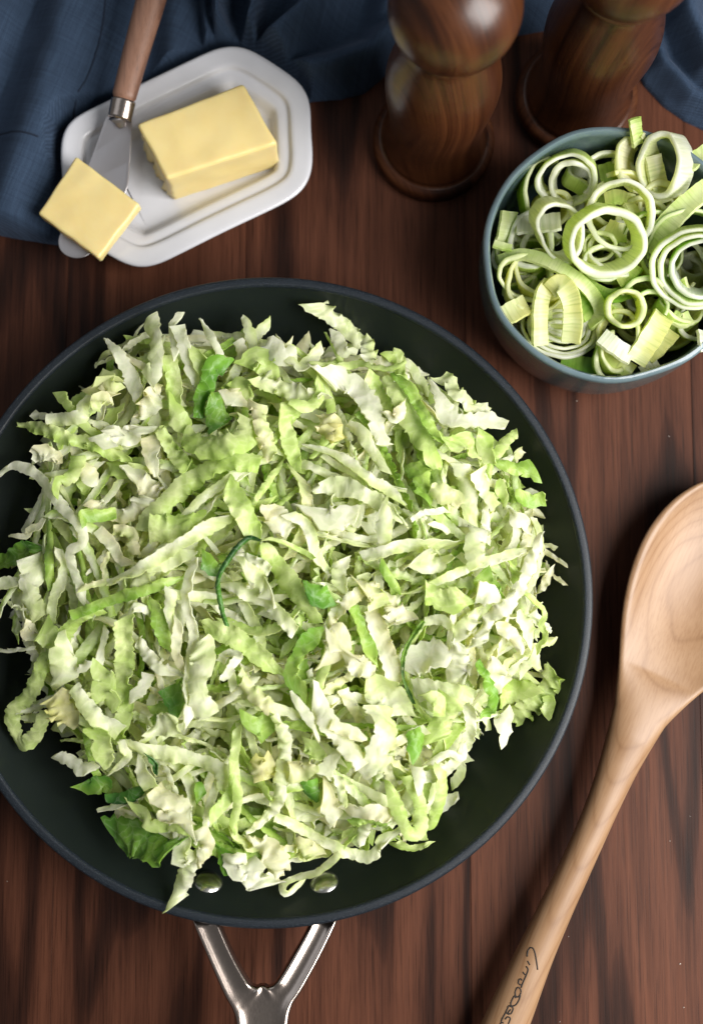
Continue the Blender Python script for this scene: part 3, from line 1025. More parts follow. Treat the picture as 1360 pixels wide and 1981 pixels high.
def sheet(C, hw, roll, th, rng, ruf=0.0, lam=.009, jag=0.0, cup=0.0, bub=0.0, M_=7, c0='white', c1='pale', grad=(0.6, 0.3), cut=(0, 0), wrinkle=0.0, asym=.35, taper=.55):
    """closed thin ribbon round the centre line C; returns verts, cols, uvs, (n, m)"""
    n = len(C)
    s = np.r_[0, np.cumsum(np.linalg.norm(np.diff(C, axis=0), axis=1))]
    L = s[-1]
    T = np.gradient(C, axis=0); T /= np.linalg.norm(T, axis=1)[:, None] + 1e-12
    S = np.cross(T, [0, 0, 1.0]); ln = np.linalg.norm(S, axis=1)[:, None]
    S = np.where(ln > .05, S / (ln + 1e-9), [1.0, 0, 0])
    N0 = np.cross(S, T)
    t = np.linspace(-1, 1, M_)
    cphi, sphi = np.cos(roll)[:, None], np.sin(roll)[:, None]
    A = S * cphi + N0 * sphi
    B = N0 * cphi - S * sphi
    edge = np.stack([1 + jag * wobble(s, rng, .0045, 4) + jag * .6 * wobble(s, rng, .02, 2) for _ in range(2)], -1)
    tw = np.where(t[None] < 0, edge[:, :1], edge[:, 1:])
    W2 = hw[:, None] * t[None] * (1 + (tw - 1) * np.abs(t[None]) ** 2)
    at = np.abs(t[None])
    r = np.zeros((n, M_)); sh = np.zeros((n, M_))
    if ruf > 0:
        a1 = rng.permutation([1.0, asym])
        for sd, am in ((-1, a1[0]), (1, a1[1])):
            env = 0.62 + 0.38 * wobble(s, rng, lam * 3.1, 2)
            ph = 2 * np.pi * s / lam * rng.uniform(.85, 1.15) + rng.uniform(0, 6.28) + 1.7 * wobble(s, rng, lam * 2.3, 2)
            g = (np.sin(ph) + .35 * np.sin(2.3 * ph + 1.0) + .25 * wobble(s, rng, lam * .4, 2)) * env
            on = np.where(np.sign(t)[None] == sd, at ** 1.35, 0) * ruf * am
            r += g[:, None] * on
            sh += np.cos(ph)[:, None] * env[:, None] * on * .75        # folds lean over, as in a frill
        r += ruf * .30 * wobble(s, rng, lam * 1.3, 2)[:, None] * np.cos(t[None] * 2.1 + rng.uniform(-1, 1))
        W2 = W2 - np.sign(t)[None] * at ** 2 * np.abs(r) * .25
    if wrinkle > 0:
        for _ in range(5):
            kl, ka = 6.283 / rng.uniform(.0035, .0085), rng.uniform(0, 3.14)
            k1, k2 = kl * math.cos(ka), kl * math.sin(ka)
            r += wrinkle * np.sin(k1 * s[:, None] + k2 * hw.mean() * t[None] + rng.uniform(0, 6.28)) * .5
    if bub > 0:
        K = max(3, int(L * 2 * hw.mean() / (.0040 ** 2)))
        qs, qt = rng.uniform(0, L, K), rng.uniform(-1, 1, K) * hw.mean()
        D = np.hypot(s[:, None, None] - qs, hw.mean() * t[None, :, None] - qt)
        D.sort(axis=2)
        dd = np.clip((D[..., 1] - D[..., 0]) / .0028, 0, 1)
        r += bub * (np.sqrt(dd) - .6)
    r += cup * hw[:, None] * (np.abs(t[None]) ** 1.6 - .35)
    u = s / max(L, 1e-9)
    kc = cut[0] * np.clip(1 - u / .35, 0, 1) + cut[1] * np.clip((u - .65) / .35, 0, 1)
    sh = sh + t[None] * (hw * kc)[:, None]
    P = C[:, None] + A[:, None] * W2[..., None] + B[:, None] * r[..., None] + T[:, None] * sh[..., None]
    du = np.gradient(P, axis=0); dv = np.gradient(P, axis=1)
    nr = np.cross(du, dv); nr /= np.linalg.norm(nr, axis=2)[..., None] + 1e-12
    tk = th * (1 - taper * at ** 3)[..., None] / 2
    V = np.vstack([(P - nr * tk).reshape(-1, 3), (P + nr * tk).reshape(-1, 3)])
    g = .5 + grad[0] * t[None] * .5 + grad[1] * (u[:, None] - .5) + .20 * wobble(s, rng, .018, 2)[:, None] + .12 * wobble(s[:, None] + t[None] * .004, rng, .006, 2)
    g = np.clip(g, 0, 1)[..., None]
    g = g * g * (3 - 2 * g)
    Cc = PAL[c0] * (1 - g) + PAL[c1] * g
    Cc = Cc.reshape(-1, 3)
    uv = np.stack([np.broadcast_to(s[:, None], (n, M_)), np.broadcast_to(t[None] * hw.mean(), (n, M_))], -1).reshape(-1, 2) + rng.uniform(0, 3, 2)
    return shell_verts(V, n, M_), shell_verts(np.vstack([Cc, Cc]), n, M_), shell_verts(np.vstack([uv, uv]), n, M_), (n, M_)


# ------------------------------------------------------------------ cabbage heap
G = 0.0015
gN = int(2 * PR / G) + 2
gxx = PC[0] - PR + np.arange(gN) * G
gyy = PC[1] - PR + np.arange(gN) * G
XX, YY = np.meshgrid(gxx, gyy, indexing='ij')
RR = np.hypot(XX - PC[0], YY - PC[1])
HG = np.where(RR < PR * .96, pan_z(np.minimum(RR, PR * .96)), .051)
heap_px = np.array([(75, 835), (190, 790), (215, 700), (300, 660), (400, 665), (480, 665), (560, 690), (630, 680), (700, 690), (790, 715), (850, 765), (930, 830), (985, 900), (1015, 985), (1045, 1080), (1030, 1180),
                    (1035, 1290), (985, 1385), (895, 1430), (870, 1530), (800, 1590), (700, 1610), (600, 1655), (480, 1670), (385, 1630), (265, 1590), (200, 1500), (140, 1430), (75, 1400), (70, 1290), (35, 1160), (40, 1080), (100, 970), (95, 900)], float)
heap_w = UA(heap_px, .018)[:, :2]
SDH = sdist_poly(np.c_[XX.ravel(), YY.ravel()], heap_w).reshape(XX.shape)
TARGET = HG + np.where(SDH < 0, .032 * (1 - np.exp(SDH / .030)), 0)


def gi(x, y):
    return np.clip(((x - gxx[0]) / G + .5).astype(int), 0, gN - 1), np.clip(((y - gyy[0]) / G + .5).astype(int), 0, gN - 1)


def drape(xy, hw, slope=.55, sm=5):
    """height of a springy strip laid over what is already there"""
    n = len(xy)
    T = np.gradient(xy, axis=0); T /= np.linalg.norm(T, axis=1)[:, None] + 1e-12
    S = np.stack([T[:, 1], -T[:, 0]], -1)
    h = np.full(n, -1.0)
    for k in (-.7, -.35, 0, .35, .7):
        q = xy + S * (hw * k)[:, None]
        i, j = gi(q[:, 0], q[:, 1])
        h = np.maximum(h, HG[i, j])
    s = np.r_[0, np.cumsum(np.linalg.norm(np.diff(xy, axis=0), axis=1))]
    b = (h[None, :] - slope * np.abs(s[:, None] - s[None, :])).max(1)
    ker = np.ones(sm) / sm
    for _ in range(2):
        b = np.convolve(np.r_[[b[0]] * (sm // 2), b, [b[-1]] * (sm // 2)], ker, 'valid')
    return b


def settle(C, hw, add):
    """raise the height map where the strip now lies"""
    T = np.gradient(C[:, :2], axis=0); T /= np.linalg.norm(T, axis=1)[:, None] + 1e-12
    S = np.stack([T[:, 1], -T[:, 0]], -1)
    for k in np.linspace(-.8, .8, 7):
        q = C[:, :2] + S * (hw * k)[:, None]
        i, j = gi(q[:, 0], q[:, 1])
        np.maximum.at(HG, (i, j), C[:, 2] + add)


STY = {  # ruffle, wavelength, jag, cup, bubbles, wrinkle, thickness, roll spread, slope
    'flat': dict(ruf=.0019, lam=.0085, jag=.12, cup=.22, bub=0.0, wr=.00015, th=.0007, rs=.55, sl=.45, taper=.3),
    'ruf': dict(ruf=.0040, lam=.0066, jag=.14, cup=.20, bub=.0002, wr=.00018, th=.00045, rs=.60, sl=.6, taper=.4),
    'rib': dict(ruf=.0009, lam=.012, jag=.22, cup=.18, bub=.0, wr=.00014, th=.0017, rs=.35, sl=.4, taper=.5),
    'savoy': dict(ruf=.0019, lam=.011, jag=.14, cup=.30, bub=.0011, wr=.00014, th=.0005, rs=.40, sl=.6, taper=.3),
    'curl': dict(ruf=.0008, lam=.010, jag=.24, cup=1.1, bub=.0003, wr=.0001, th=.0006, rs=.4, sl=.6, taper=.3),
}


def shred(xy, width, style, c0, c1, rng, lift=0.0, coarse=False, roll=None, add=None):
    st = STY[style]
    L = np.linalg.norm(np.diff(xy, axis=0), axis=1).sum()
    step = {'flat': .0013, 'ruf': .0009, 'rib': .0014, 'savoy': .0011, 'curl': .0014}[style] * (2.2 if coarse else 1.0)
    n = int(np.clip(L / step, 9, 100))
    xy = spline(xy, n) if len(xy) != n else xy
    u = np.linspace(0, 1, n)
    pw = 1 + .16 * wobble(u * L, rng, .03, 2) + rng.uniform(-.22, .22) * (u - .5) * 2
    for e, uu in ((0, u), (1, 1 - u)):                    # square, slanting or pointed ends
        if rng.uniform() < .35: pw = pw * np.minimum(1, rng.uniform(.08, .5) + uu / rng.uniform(.15, .45))
    cut = rng.normal(0, .8, 2)
    hw = np.maximum(.5 * width * pw, .0005)
    z = drape(xy, hw * .8, st['sl'])
    rl = (rng.normal(0, st['rs']) if roll is None else roll) + rng.normal(0, st['rs'] * .8) * (u - .5) * 2 + .32 * wobble(u * L, rng, .04, 2)
    z = z + .0006 + lift + np.abs(np.sin(rl)) * hw * .45 + st['ruf'] * .25
    z += .0010 * wobble(u * L, rng, .028, 2)
    C = np.c_[xy, z]
    M_ = int(np.clip(round(width / (.0009 if style in ('savoy', 'ruf') else .0012)) | 1, 5, 15)) if not coarse else 5
    V, cc, uv, nm = sheet(C, hw, rl, st['th'], rng, st['ruf'] * np.clip(width / .009, .35, 1.25), st['lam'] * rng.uniform(.75, 1.3), st['jag'], st['cup'] * rng.choice([-1, 1]), st['bub'], M_, c0, c1,
                          (rng.uniform(-1, 1), rng.uniform(-.7, .7)), cut, st['wr'], rng.uniform(.0, .4) if style == 'flat' else rng.uniform(.15, .7), st['taper'])
    settle(C, hw, (.0007 if add is None else add))
    return V, cc, uv, nm


def rand_line(x, y, L, rng):
    a = rng.uniform(0, 6.283); k = rng.normal(0, 16); k2 = rng.normal(0, 900)
    s = np.linspace(-L / 2, L / 2, 24)
    th = a + k * s + k2 * s * s * np.sign(s) * .5
    d = np.c_[np.cos(th), np.sin(th)] * (s[1] - s[0])
    p = np.cumsum(d, 0)
    return p - p[12] + np.array([x, y])


def inside(xy, lim):
    i, j = gi(xy[:, 0], xy[:, 1])
    return (SDH[i, j] < lim).mean() > .82 and (RR[i, j] < PR * .93).all()


MIXES = [('white', 'pale', 26), ('white', 'lime', 16), ('pale', 'lime', 16), ('white', 'cream', 13), ('cream', 'pale', 8), ('lime', 'mid', 6), ('white', 'white', 13), ('mid', 'lime', 2)]
mp = np.array([m[2] for m in MIXES], float); mp /= mp.sum()
inner = np.argwhere(SDH < -.001)


def fill(count, frac, coarse, out, seed, max_try=60000, wk=1.0):
    rng = np.random.default_rng(seed)
    made = 0
    for _ in range(max_try):
        if made >= count: break
        i, j = inner[rng.integers(len(inner))]
        if HG[i, j] > TARGET[i, j] * frac + (1 - frac) * pan_z(min(RR[i, j], PR * .95)): continue
        L = rng.uniform(.026, .070)
        xy = rand_line(XX[i, j], YY[i, j], L, rng)
        if not inside(xy, -.002): continue
        st = rng.choice(['flat', 'ruf', 'savoy', 'rib'], p=[.44, .39, .08, .09])
        c0, c1, _w = MIXES[rng.choice(len(MIXES), p=mp)]
        w = {'flat': rng.uniform(.0032, .0088), 'ruf': rng.uniform(.0032, .0085), 'savoy': rng.uniform(.006, .011), 'rib': rng.uniform(.003, .0075)}[st]
        w *= wk
        r = shred(xy, w, st, c0, c1, rng, 0, coarse, add=.0012 if coarse else .0009)
        out.append((r, st, c0, c1, w, L, xy.mean(0)))
        made += 1
    return made


def stuff(parts, label):
    V = []; Fc = []; Cc = []; Uv = []; o0 = 0
    for (r, *_x) in parts:
        v, c, uv, nm = r
        Fc.append(shell_faces(*nm) + o0)
        V.append(v); Cc.append(c); Uv.append(uv); o0 += len(v)
    o = mk("shredded_cabbage", np.vstack(V), np.vstack(Fc), M['cabbage'], cols=np.vstack(Cc), uvs=np.vstack(Uv))
    return tag(o, label, "cabbage", kind="stuff")


deep = []
n_deep = fill(1000, .62, True, deep, 11)

CN = {'white': 'white', 'cream': 'cream', 'pale': 'pale-green', 'lime': 'light-green', 'mid': 'leaf-green', 'green': 'deep-green', 'dark': 'dark-green', 'bright': 'bright-green', 'yellow': 'yellow'}
SN = {'flat': 'ribbon', 'ruf': 'frill', 'rib': 'rib', 'savoy': 'blistered leaf', 'curl': 'curl'}


def where(q):
    d = q - PC[:2]
    r = math.hypot(*d) / PR
    if r < .30: return "at the heart of the heap"
    a = math.degrees(math.atan2(d[1], d[0])) % 360
    names = ["facing the spoon bowl", "facing the leek bowl", "facing the mills", "facing the butter dish", "towards the cropped rim", "away from the spoon", "above the rivets", "facing the spoon handle"]
    t = names[int(((a + 15) % 360) // 45)]
    return ("at the edge " if r > .66 else "") + t


BY = {}


def shred_obj(r, st, c0, c1, w, L, q, label=None):
    v, c, uv, nm = r
    o0 = v.mean(0)
    o = mk("cabbage_shred", v - o0, shell_faces(*nm), M['cabbage'], cols=c, uvs=uv)
    o.location = o0
    size = "broad" if w > .0105 else ("narrow" if w < .006 else "")
    ln = "long" if L > .048 else ("short" if L < .026 else "")
    col = CN[c0] if c0 == c1 else CN[c0] + " and " + CN[c1]
    lb = label or " ".join(f"{ln} {size} {col} cabbage {SN[st]} {where(q)}".split())
    tag(o, lb, "cabbage shred", "cabbage shreds in the pan")
    BY.setdefault(lb, []).append((math.hypot(q[0] - PC[0], q[1] - PC[1]), len(BY), o))
    return o


# the shreds one can follow in the photograph: pixels along the middle, width in pixels, make, colours
TR = [
    # outer spikes and edge
    ([(48, 830), (88, 842), (132, 853), (176, 862), (220, 877), (253, 889)], 27, 'ruf', 'pale', 'lime', 2),
    ([(101, 821), (147, 812), (200, 803)], 30, 'flat', 'white', 'pale', 1),
    ([(215, 668), (241, 698), (259, 733), (273, 771)], 29, 'rib', 'white', 'white', 4),
    ([(200, 752), (218, 757), (240, 775)], 44, 'ruf', 'cream', 'pale', 3),
    ([(190, 800), (205, 775), (230, 790)], 26, 'ruf', 'cream', 'pale', 1),
    ([(303, 630), (306, 683), (300, 755)], 36, 'flat', 'white', 'pale', 3),
    ([(330, 690), (338, 730), (340, 790)], 36, 'flat', 'lime', 'pale', 1),
    ([(365, 633), (350, 668), (338, 702)], 17, 'rib', 'white', 'white', 8),
    ([(360, 662), (373, 712), (394, 755)], 31, 'rib', 'white', 'white', 5),
    ([(388, 690), (398, 720), (405, 760)], 34, 'flat', 'pale', 'lime', 1),
    ([(400, 642), (421, 677), (438, 718)], 18, 'rib', 'white', 'white', 5),
    ([(476, 634), (487, 655), (491, 680)], 22, 'rib', 'white', 'pale', 3),
    ([(462, 662), (468, 675), (472, 705)], 26, 'rib', 'white', 'cream', 4),
    ([(505, 682), (540, 692), (575, 690)], 42, 'rib', 'white', 'white', 3),
    ([(480, 720), (500, 705), (520, 720), (530, 760)], 44, 'savoy', 'pale', 'lime', 2),
    ([(430, 770), (470, 760), (500, 790)], 40, 'ruf', 'pale', 'lime', 2),
    ([(565, 735), (590, 712), (625, 690)], 26, 'flat', 'pale', 'white', 3),
    ([(609, 595), (644, 621), (673, 645), (706, 671)], 33, 'ruf', 'white', 'pale', 9),
    ([(640, 660), (662, 690), (690, 700)], 26, 'flat', 'white', 'white', 3),
    ([(700, 668), (712, 690), (712, 716)], 30, 'ruf', 'white', 'pale', 7),
    ([(745, 690), (765, 697), (785, 706)], 24, 'ruf', 'pale', 'lime', 4),
    ([(782, 712), (808, 735), (822, 778)], 18, 'flat', 'pale', 'white', 4),
    ([(844, 752), (888, 781), (935, 815)], 24, 'ruf', 'white', 'pale', 2),
    ([(994, 846), (967, 869), (947, 905), (945, 928)], 19, 'savoy', 'lime', 'pale', 6),
    ([(956, 896), (994, 913), (1027, 925)], 33, 'flat', 'lime', 'mid', 5),
    ([(994, 962), (1020, 970), (1042, 976)], 32, 'flat', 'mid', 'lime', 3),
    ([(982, 985), (1000, 1016), (1026, 1036)], 30, 'flat', 'white', 'white', 4),
    ([(1047, 1056), (1060, 1058), (1074, 1063)], 9, 'ruf', 'cream', 'white', 7),
    ([(1048, 1068), (1071, 1082), (1096, 1096)], 10, 'ruf', 'cream', 'white', 7),
    ([(1054, 1086), (1065, 1112), (1093, 1133)], 9, 'ruf', 'cream', 'white', 6),
    ([(1036, 1150), (1050, 1125), (1059, 1102)], 18, 'ruf', 'cream', 'white', 3),
    ([(1012, 1150), (1036, 1182), (1044, 1229), (1029, 1267)], 13, 'flat', 'lime', 'pale', 3),
    ([(1000, 1180), (1015, 1210), (1024, 1240)], 30, 'flat', 'white', 'pale', 1),
    ([(1068, 1297), (1052, 1335), (1020, 1366), (988, 1396)], 44, 'ruf', 'pale', 'lime', 5),
    ([(1058, 1345), (1062, 1362), (1050, 1385)], 24, 'savoy', 'lime', 'pale', 3),
    ([(1024, 1265), (1012, 1285), (998, 1302)], 20, 'flat', 'white', 'pale', 4),
    ([(1032, 1326), (985, 1338), (962, 1368)], 44, 'flat', 'lime', 'pale', 4),
    ([(970, 1375), (968, 1405), (970, 1435)], 36, 'flat', 'white', 'white', 3),
    ([(897, 1436), (892, 1466), (866, 1456), (828, 1480)], 16, 'flat', 'white', 'white', 4),
    ([(893, 1470), (888, 1500), (872, 1520)], 20, 'flat', 'white', 'pale', 2),
    ([(850, 1562), (868, 1548), (886, 1540)], 26, 'rib', 'white', 'white', 3),
    ([(852, 1484), (845, 1540), (818, 1600)], 26, 'flat', 'lime', 'pale', 5),
    ([(829, 1627), (795, 1634), (757, 1622)], 13, 'ruf', 'lime', 'pale', 2),
    ([(535, 1572), (593, 1604), (648, 1633), (690, 1646), (724, 1637), (736, 1618), (768, 1601)], 23, 'flat', 'pale', 'white', 4),
    ([(658, 1649), (609, 1672), (566, 1688), (549, 1706), (558, 1722), (590, 1700)], 15, 'flat', 'white', 'pale', 3),
    ([(680, 1588), (706, 1582), (742, 1594)], 20, 'ruf', 'lime', 'mid', 1),
    ([(661, 1552), (706, 1568), (761, 1568)], 32, 'flat', 'white', 'cream', 2),
    ([(397, 1629), (374, 1673), (345, 1745)], 29, 'savoy', 'white', 'pale', 5),
    ([(357, 1605), (366, 1635), (372, 1665)], 32, 'flat', 'pale', 'white', 2),
    ([(430, 1637), (442, 1652), (454, 1665)], 28, 'flat', 'green', 'bright', 2),
    ([(480, 1612), (515, 1640), (548, 1684)], 52, 'ruf', 'white', 'cream', 2),
    ([(450, 1650), (490, 1668), (530, 1690)], 42, 'ruf', 'white', 'white', 3),
    ([(575, 1632), (592, 1640), (612, 1652)], 38, 'ruf', 'cream', 'pale', 2),
    ([(238, 1606), (276, 1603), (312, 1617), (348, 1628)], 56, 'savoy', 'green', 'mid', 2),
    ([(182, 1503), (200, 1512), (218, 1526)], 36, 'flat', 'mid', 'green', 2),
    ([(138, 1449), (168, 1470), (202, 1480)], 28, 'rib', 'white', 'white', 3),
    ([(110, 1345), (128, 1372), (145, 1402)], 58, 'ruf', 'cream', 'yellow', 2),
    ([(165, 1390), (190, 1410), (215, 1428)], 14, 'flat', 'white', 'pale', 1),
    ([(206, 1180), (165, 1195), (138, 1225), (118, 1254), (85, 1295), (74, 1336), (48, 1372), (44, 1405), (52, 1430), (68, 1434), (92, 1408), (106, 1372)], 30, 'savoy', 'lime', 'pale', 4),
    ([(-18, 1250), (38, 1259), (76, 1254)], 8, 'ruf', 'white', 'white', 4),
    ([(52, 1205), (60, 1225), (75, 1240)], 26, 'ruf', 'cream', 'white', 1),
    ([(-18, 1152), (20, 1132), (52, 1116)], 26, 'flat', 'pale', 'white', 2),
    ([(5, 1096), (38, 1078), (78, 1056)], 31, 'savoy', 'mid', 'green', 3),
    ([(44, 1046), (68, 1034), (88, 1004)], 15, 'flat', 'white', 'cream', 2),
    ([(82, 890), (105, 885), (130, 905)], 30, 'ruf', 'white', 'cream', 2),
    # body of the heap
    ([(70, 1078), (72, 1125), (84, 1195)], 46, 'flat', 'pale', 'white', 5),
    ([(97, 1010), (103, 1078), (112, 1140)], 17, 'flat', 'mid', 'lime', 5),
    ([(118, 1063), (127, 1107), (118, 1160), (110, 1200)], 22, 'flat', 'white', 'pale', 5),
    ([(95, 1215), (110, 1240), (95, 1280)], 46, 'flat', 'pale', 'lime', 2),
    ([(135, 1238), (130, 1280), (128, 1325)], 58, 'flat', 'white', 'pale', 2),
    ([(9, 930), (53, 913), (88, 927), (112, 960), (136, 990), (163, 1026), (162, 1056), (145, 1070), (153, 1107), (164, 1140), (162, 1166)], 22, 'flat', 'white', 'white', 6),
    ([(150, 905), (172, 915), (194, 940)], 36, 'flat', 'cream', 'white', 2),
    ([(155, 885), (145, 930), (135, 960)], 30, 'flat', 'pale', 'lime', 1),
    ([(318, 760), (294, 786), (268, 815)], 42, 'ruf', 'cream', 'white', 5),
    ([(203, 845), (224, 858), (250, 848), (282, 830)], 38, 'ruf', 'white', 'white', 8),
    ([(210, 898), (250, 917), (282, 903)], 36, 'savoy', 'pale', 'lime', 4),
    ([(294, 845), (297, 889), (304, 925)], 36, 'flat', 'white', 'cream', 3),
    ([(315, 838), (338, 874), (366, 912)], 28, 'ruf', 'pale', 'lime', 5),
    ([(330, 790), (345, 810), (368, 845)], 40, 'flat', 'pale', 'lime', 4),
    ([(258, 930), (290, 945), (318, 972)], 44, 'ruf', 'white', 'cream', 4),
    ([(182, 973), (212, 995), (250, 1001), (280, 984), (303, 969)], 30, 'ruf', 'cream', 'white', 5),
    ([(230, 995), (190, 1003), (160, 1010)], 30, 'flat', 'lime', 'mid', 1),
    ([(191, 1025), (221, 1057), (235, 1083), (258, 1094)], 25, 'flat', 'cream', 'white', 4),
    ([(228, 1030), (258, 1035), (262, 1075)], 24, 'ruf', 'cream', 'pale', 3),
    ([(160, 1140), (190, 1132), (212, 1120), (216, 1070)], 13, 'ruf', 'cream', 'pale', 4),
    ([(505, 900), (450, 905), (400, 918), (335, 965), (282, 1030)], 44, 'flat', 'lime', 'pale', 5),
    ([(292, 1022), (335, 1028), (390, 1012)], 52, 'savoy', 'lime', 'pale', 8),
    ([(382, 1069), (338, 1086), (288, 1107)], 36, 'flat', 'white', 'pale', 4),
    ([(226, 1133), (265, 1113), (309, 1083), (353, 1060), (400, 1028), (455, 1000)], 28, 'flat', 'pale', 'white', 7),
    ([(362, 1117), (300, 1138), (247, 1154), (200, 1172), (150, 1192)], 24, 'flat', 'mid', 'lime', 6),
    ([(241, 1197), (272, 1176), (302, 1197), (310, 1256)], 16, 'ruf', 'white', 'white', 6),
    ([(290, 1160), (318, 1200), (330, 1260)], 36, 'flat', 'lime', 'mid', 2),
    ([(333, 1140), (338, 1190), (345, 1225)], 22, 'flat', 'white', 'pale', 4),
    ([(209, 1215), (203, 1245), (196, 1292)], 17, 'rib', 'white', 'white', 4),
    ([(247, 1195), (250, 1254), (247, 1313), (250, 1370), (242, 1412), (250, 1438)], 34, 'savoy', 'lime', 'pale', 8),
    ([(205, 1290), (215, 1330), (218, 1370)], 48, 'flat', 'pale', 'lime', 3),
    ([(268, 1237), (294, 1272), (324, 1294), (348, 1298)], 25, 'ruf', 'white', 'white', 6),
    ([(296, 1303), (280, 1330), (258, 1360)], 28, 'rib', 'white', 'white', 8),
    ([(153, 1295), (168, 1290), (184, 1278)], 15, 'ruf', 'white', 'white', 7),
    ([(147, 1329), (176, 1364), (209, 1388), (237, 1416)], 34, 'flat', 'pale', 'white', 5),
    ([(205, 1400), (215, 1440), (222, 1480)], 40, 'flat', 'pale', 'lime', 1),
    ([(338, 1325), (345, 1350), (352, 1378)], 46, 'flat', 'green', 'mid', 0),
    ([(308, 1362), (318, 1378), (322, 1395)], 28, 'ruf', 'mid', 'lime', 0),
    ([(382, 1085), (368, 1125), (368, 1166), (382, 1215), (380, 1269), (374, 1313), (376, 1360), (380, 1392)], 24, 'flat', 'white', 'white', 8),
    ([(400, 1235), (398, 1285), (395, 1340), (410, 1385)], 48, 'flat', 'pale', 'white', 5),
    ([(352, 1200), (352, 1250), (362, 1300)], 22, 'flat', 'white', 'cream', 5),
    ([(447, 724), (420, 728), (400, 760), (388, 815)], 30, 'savoy', 'green', 'bright', 8),
    ([(408, 765), (420, 795), (430, 832)], 40, 'savoy', 'green', 'mid', 6),
    ([(440, 755), (455, 775), (470, 795)], 40, 'rib', 'white', 'cream', 6),
    ([(359, 845), (409, 874), (468, 862), (497, 826)], 52, 'savoy', 'pale', 'lime', 6),
    ([(505, 800), (515, 850), (530, 895)], 30, 'ruf', 'pale', 'cream', 4),
    ([(562, 784), (553, 824), (566, 874), (578, 915)], 36, 'flat', 'pale', 'lime', 6),
    ([(500, 740), (540, 755), (585, 770), (630, 790)], 36, 'ruf', 'white', 'pale', 5),
    ([(562, 780), (600, 795), (620, 760), (612, 735)], 24, 'flat', 'pale', 'lime', 3),
    ([(600, 706), (644, 715), (703, 724), (750, 724), (784, 712)], 17, 'flat', 'lime', 'pale', 8),
    ([(624, 735), (660, 742), (700, 765), (722, 812), (742, 865)], 44, 'rib', 'white', 'white', 5),
    ([(712, 730), (730, 765), (756, 800)], 24, 'savoy', 'pale', 'lime', 4),
    ([(622, 812), (640, 832), (655, 862)], 44, 'ruf', 'cream', 'yellow', 6),
    ([(672, 825), (703, 853), (729, 892), (743, 922)], 26, 'flat', 'white', 'pale', 8),
    ([(744, 735), (774, 781), (803, 831), (826, 869), (853, 907)], 46, 'flat', 'pale', 'lime', 5),
    ([(762, 725), (792, 762), (820, 815), (845, 862)], 22, 'savoy', 'lime', 'mid', 7),
    ([(742, 800), (765, 815), (780, 780)], 22, 'ruf', 'cream', 'white', 6),
    ([(826, 748), (844, 781), (866, 812), (906, 828), (966, 843)], 38, 'rib', 'white', 'white', 8),
    ([(858, 862), (905, 880), (940, 903)], 33, 'savoy', 'lime', 'pale', 5),
    ([(915, 855), (935, 875), (948, 900)], 34, 'flat', 'lime', 'pale', 3),
    ([(888, 900), (900, 950), (912, 1025)], 38, 'flat', 'white', 'pale', 5),
    ([(920, 915), (935, 950), (955, 985)], 36, 'flat', 'white', 'pale', 5),
    ([(962, 930), (968, 960), (975, 985)], 24, 'flat', 'lime', 'pale', 5),
    ([(800, 900), (815, 935), (822, 975)], 40, 'savoy', 'lime', 'mid', 4),
    ([(830, 950), (860, 965), (880, 990)], 36, 'ruf', 'pale', 'cream', 5),
    ([(794, 1010), (816, 995), (838, 994), (862, 990)], 12, 'ruf', 'white', 'white', 8),
    ([(826, 1016), (845, 1022), (862, 1040)], 13, 'flat', 'white', 'white', 7),
    ([(585, 865), (644, 880), (688, 909), (726, 939), (784, 980)], 25, 'flat', 'pale', 'white', 7),
    ([(606, 958), (644, 945), (688, 953), (744, 982), (786, 1022)], 38, 'flat', 'white', 'pale', 8),
    ([(606, 985), (640, 1008), (692, 998)], 52, 'rib', 'white', 'white', 6),
    ([(440, 942), (459, 970), (486, 1019), (505, 1056)], 46, 'flat', 'pale', 'lime', 7),
    ([(506, 1058), (541, 1101), (574, 1148), (612, 1206)], 42, 'flat', 'pale', 'lime', 7),
    ([(515, 980), (540, 1010), (558, 1045)], 44, 'ruf', 'white', 'cream', 6),
    ([(560, 1000), (595, 1020), (612, 1075), (640, 1110)], 28, 'flat', 'pale', 'white', 7),
    ([(735, 985), (740, 1020), (745, 1062)], 32, 'flat', 'white', 'pale', 5),
    ([(700, 1082), (774, 1062), (832, 1056), (884, 1056)], 30, 'flat', 'white', 'pale', 7),
    ([(800, 1085), (835, 1092), (870, 1078)], 44, 'ruf', 'pale', 'white', 5),
    ([(771, 1150), (797, 1147), (847, 1126), (906, 1100), (959, 1082), (1026, 1064)], 21, 'flat', 'white', 'pale', 9),
    ([(735, 1090), (755, 1125), (775, 1152)], 18, 'flat', 'lime', 'mid', 6),
    ([(912, 1020), (915, 1060), (920, 1100)], 40, 'flat', 'pale', 'white', 4),
    ([(925, 1110), (945, 1140), (968, 1155)], 40, 'flat', 'lime', 'mid', 3),
    ([(920, 1145), (945, 1155), (960, 1170)], 44, 'rib', 'white', 'white', 5),
    ([(820, 1150), (860, 1165), (895, 1150)], 44, 'savoy', 'lime', 'pale', 5),
    ([(1041, 1050), (1020, 1088), (1003, 1132), (979, 1171), (947, 1191), (932, 1218), (918, 1250)], 25, 'ruf', 'white', 'white', 9),
    ([(962, 1203), (988, 1235), (1003, 1266)], 25, 'ruf', 'white', 'cream', 7),
    ([(940, 1280), (955, 1300), (962, 1330)], 40, 'ruf', 'cream', 'white', 5),
    ([(818, 1203), (850, 1200), (872, 1215)], 20, 'flat', 'pale', 'white', 6),
    ([(872, 1240), (905, 1205), (926, 1175)], 34, 'ruf', 'white', 'pale', 6),
    ([(771, 1290), (815, 1272), (868, 1262)], 66, 'rib', 'white', 'white', 8),
    ([(890, 1248), (884, 1285), (893, 1325)], 42, 'ruf', 'white', 'white', 7),
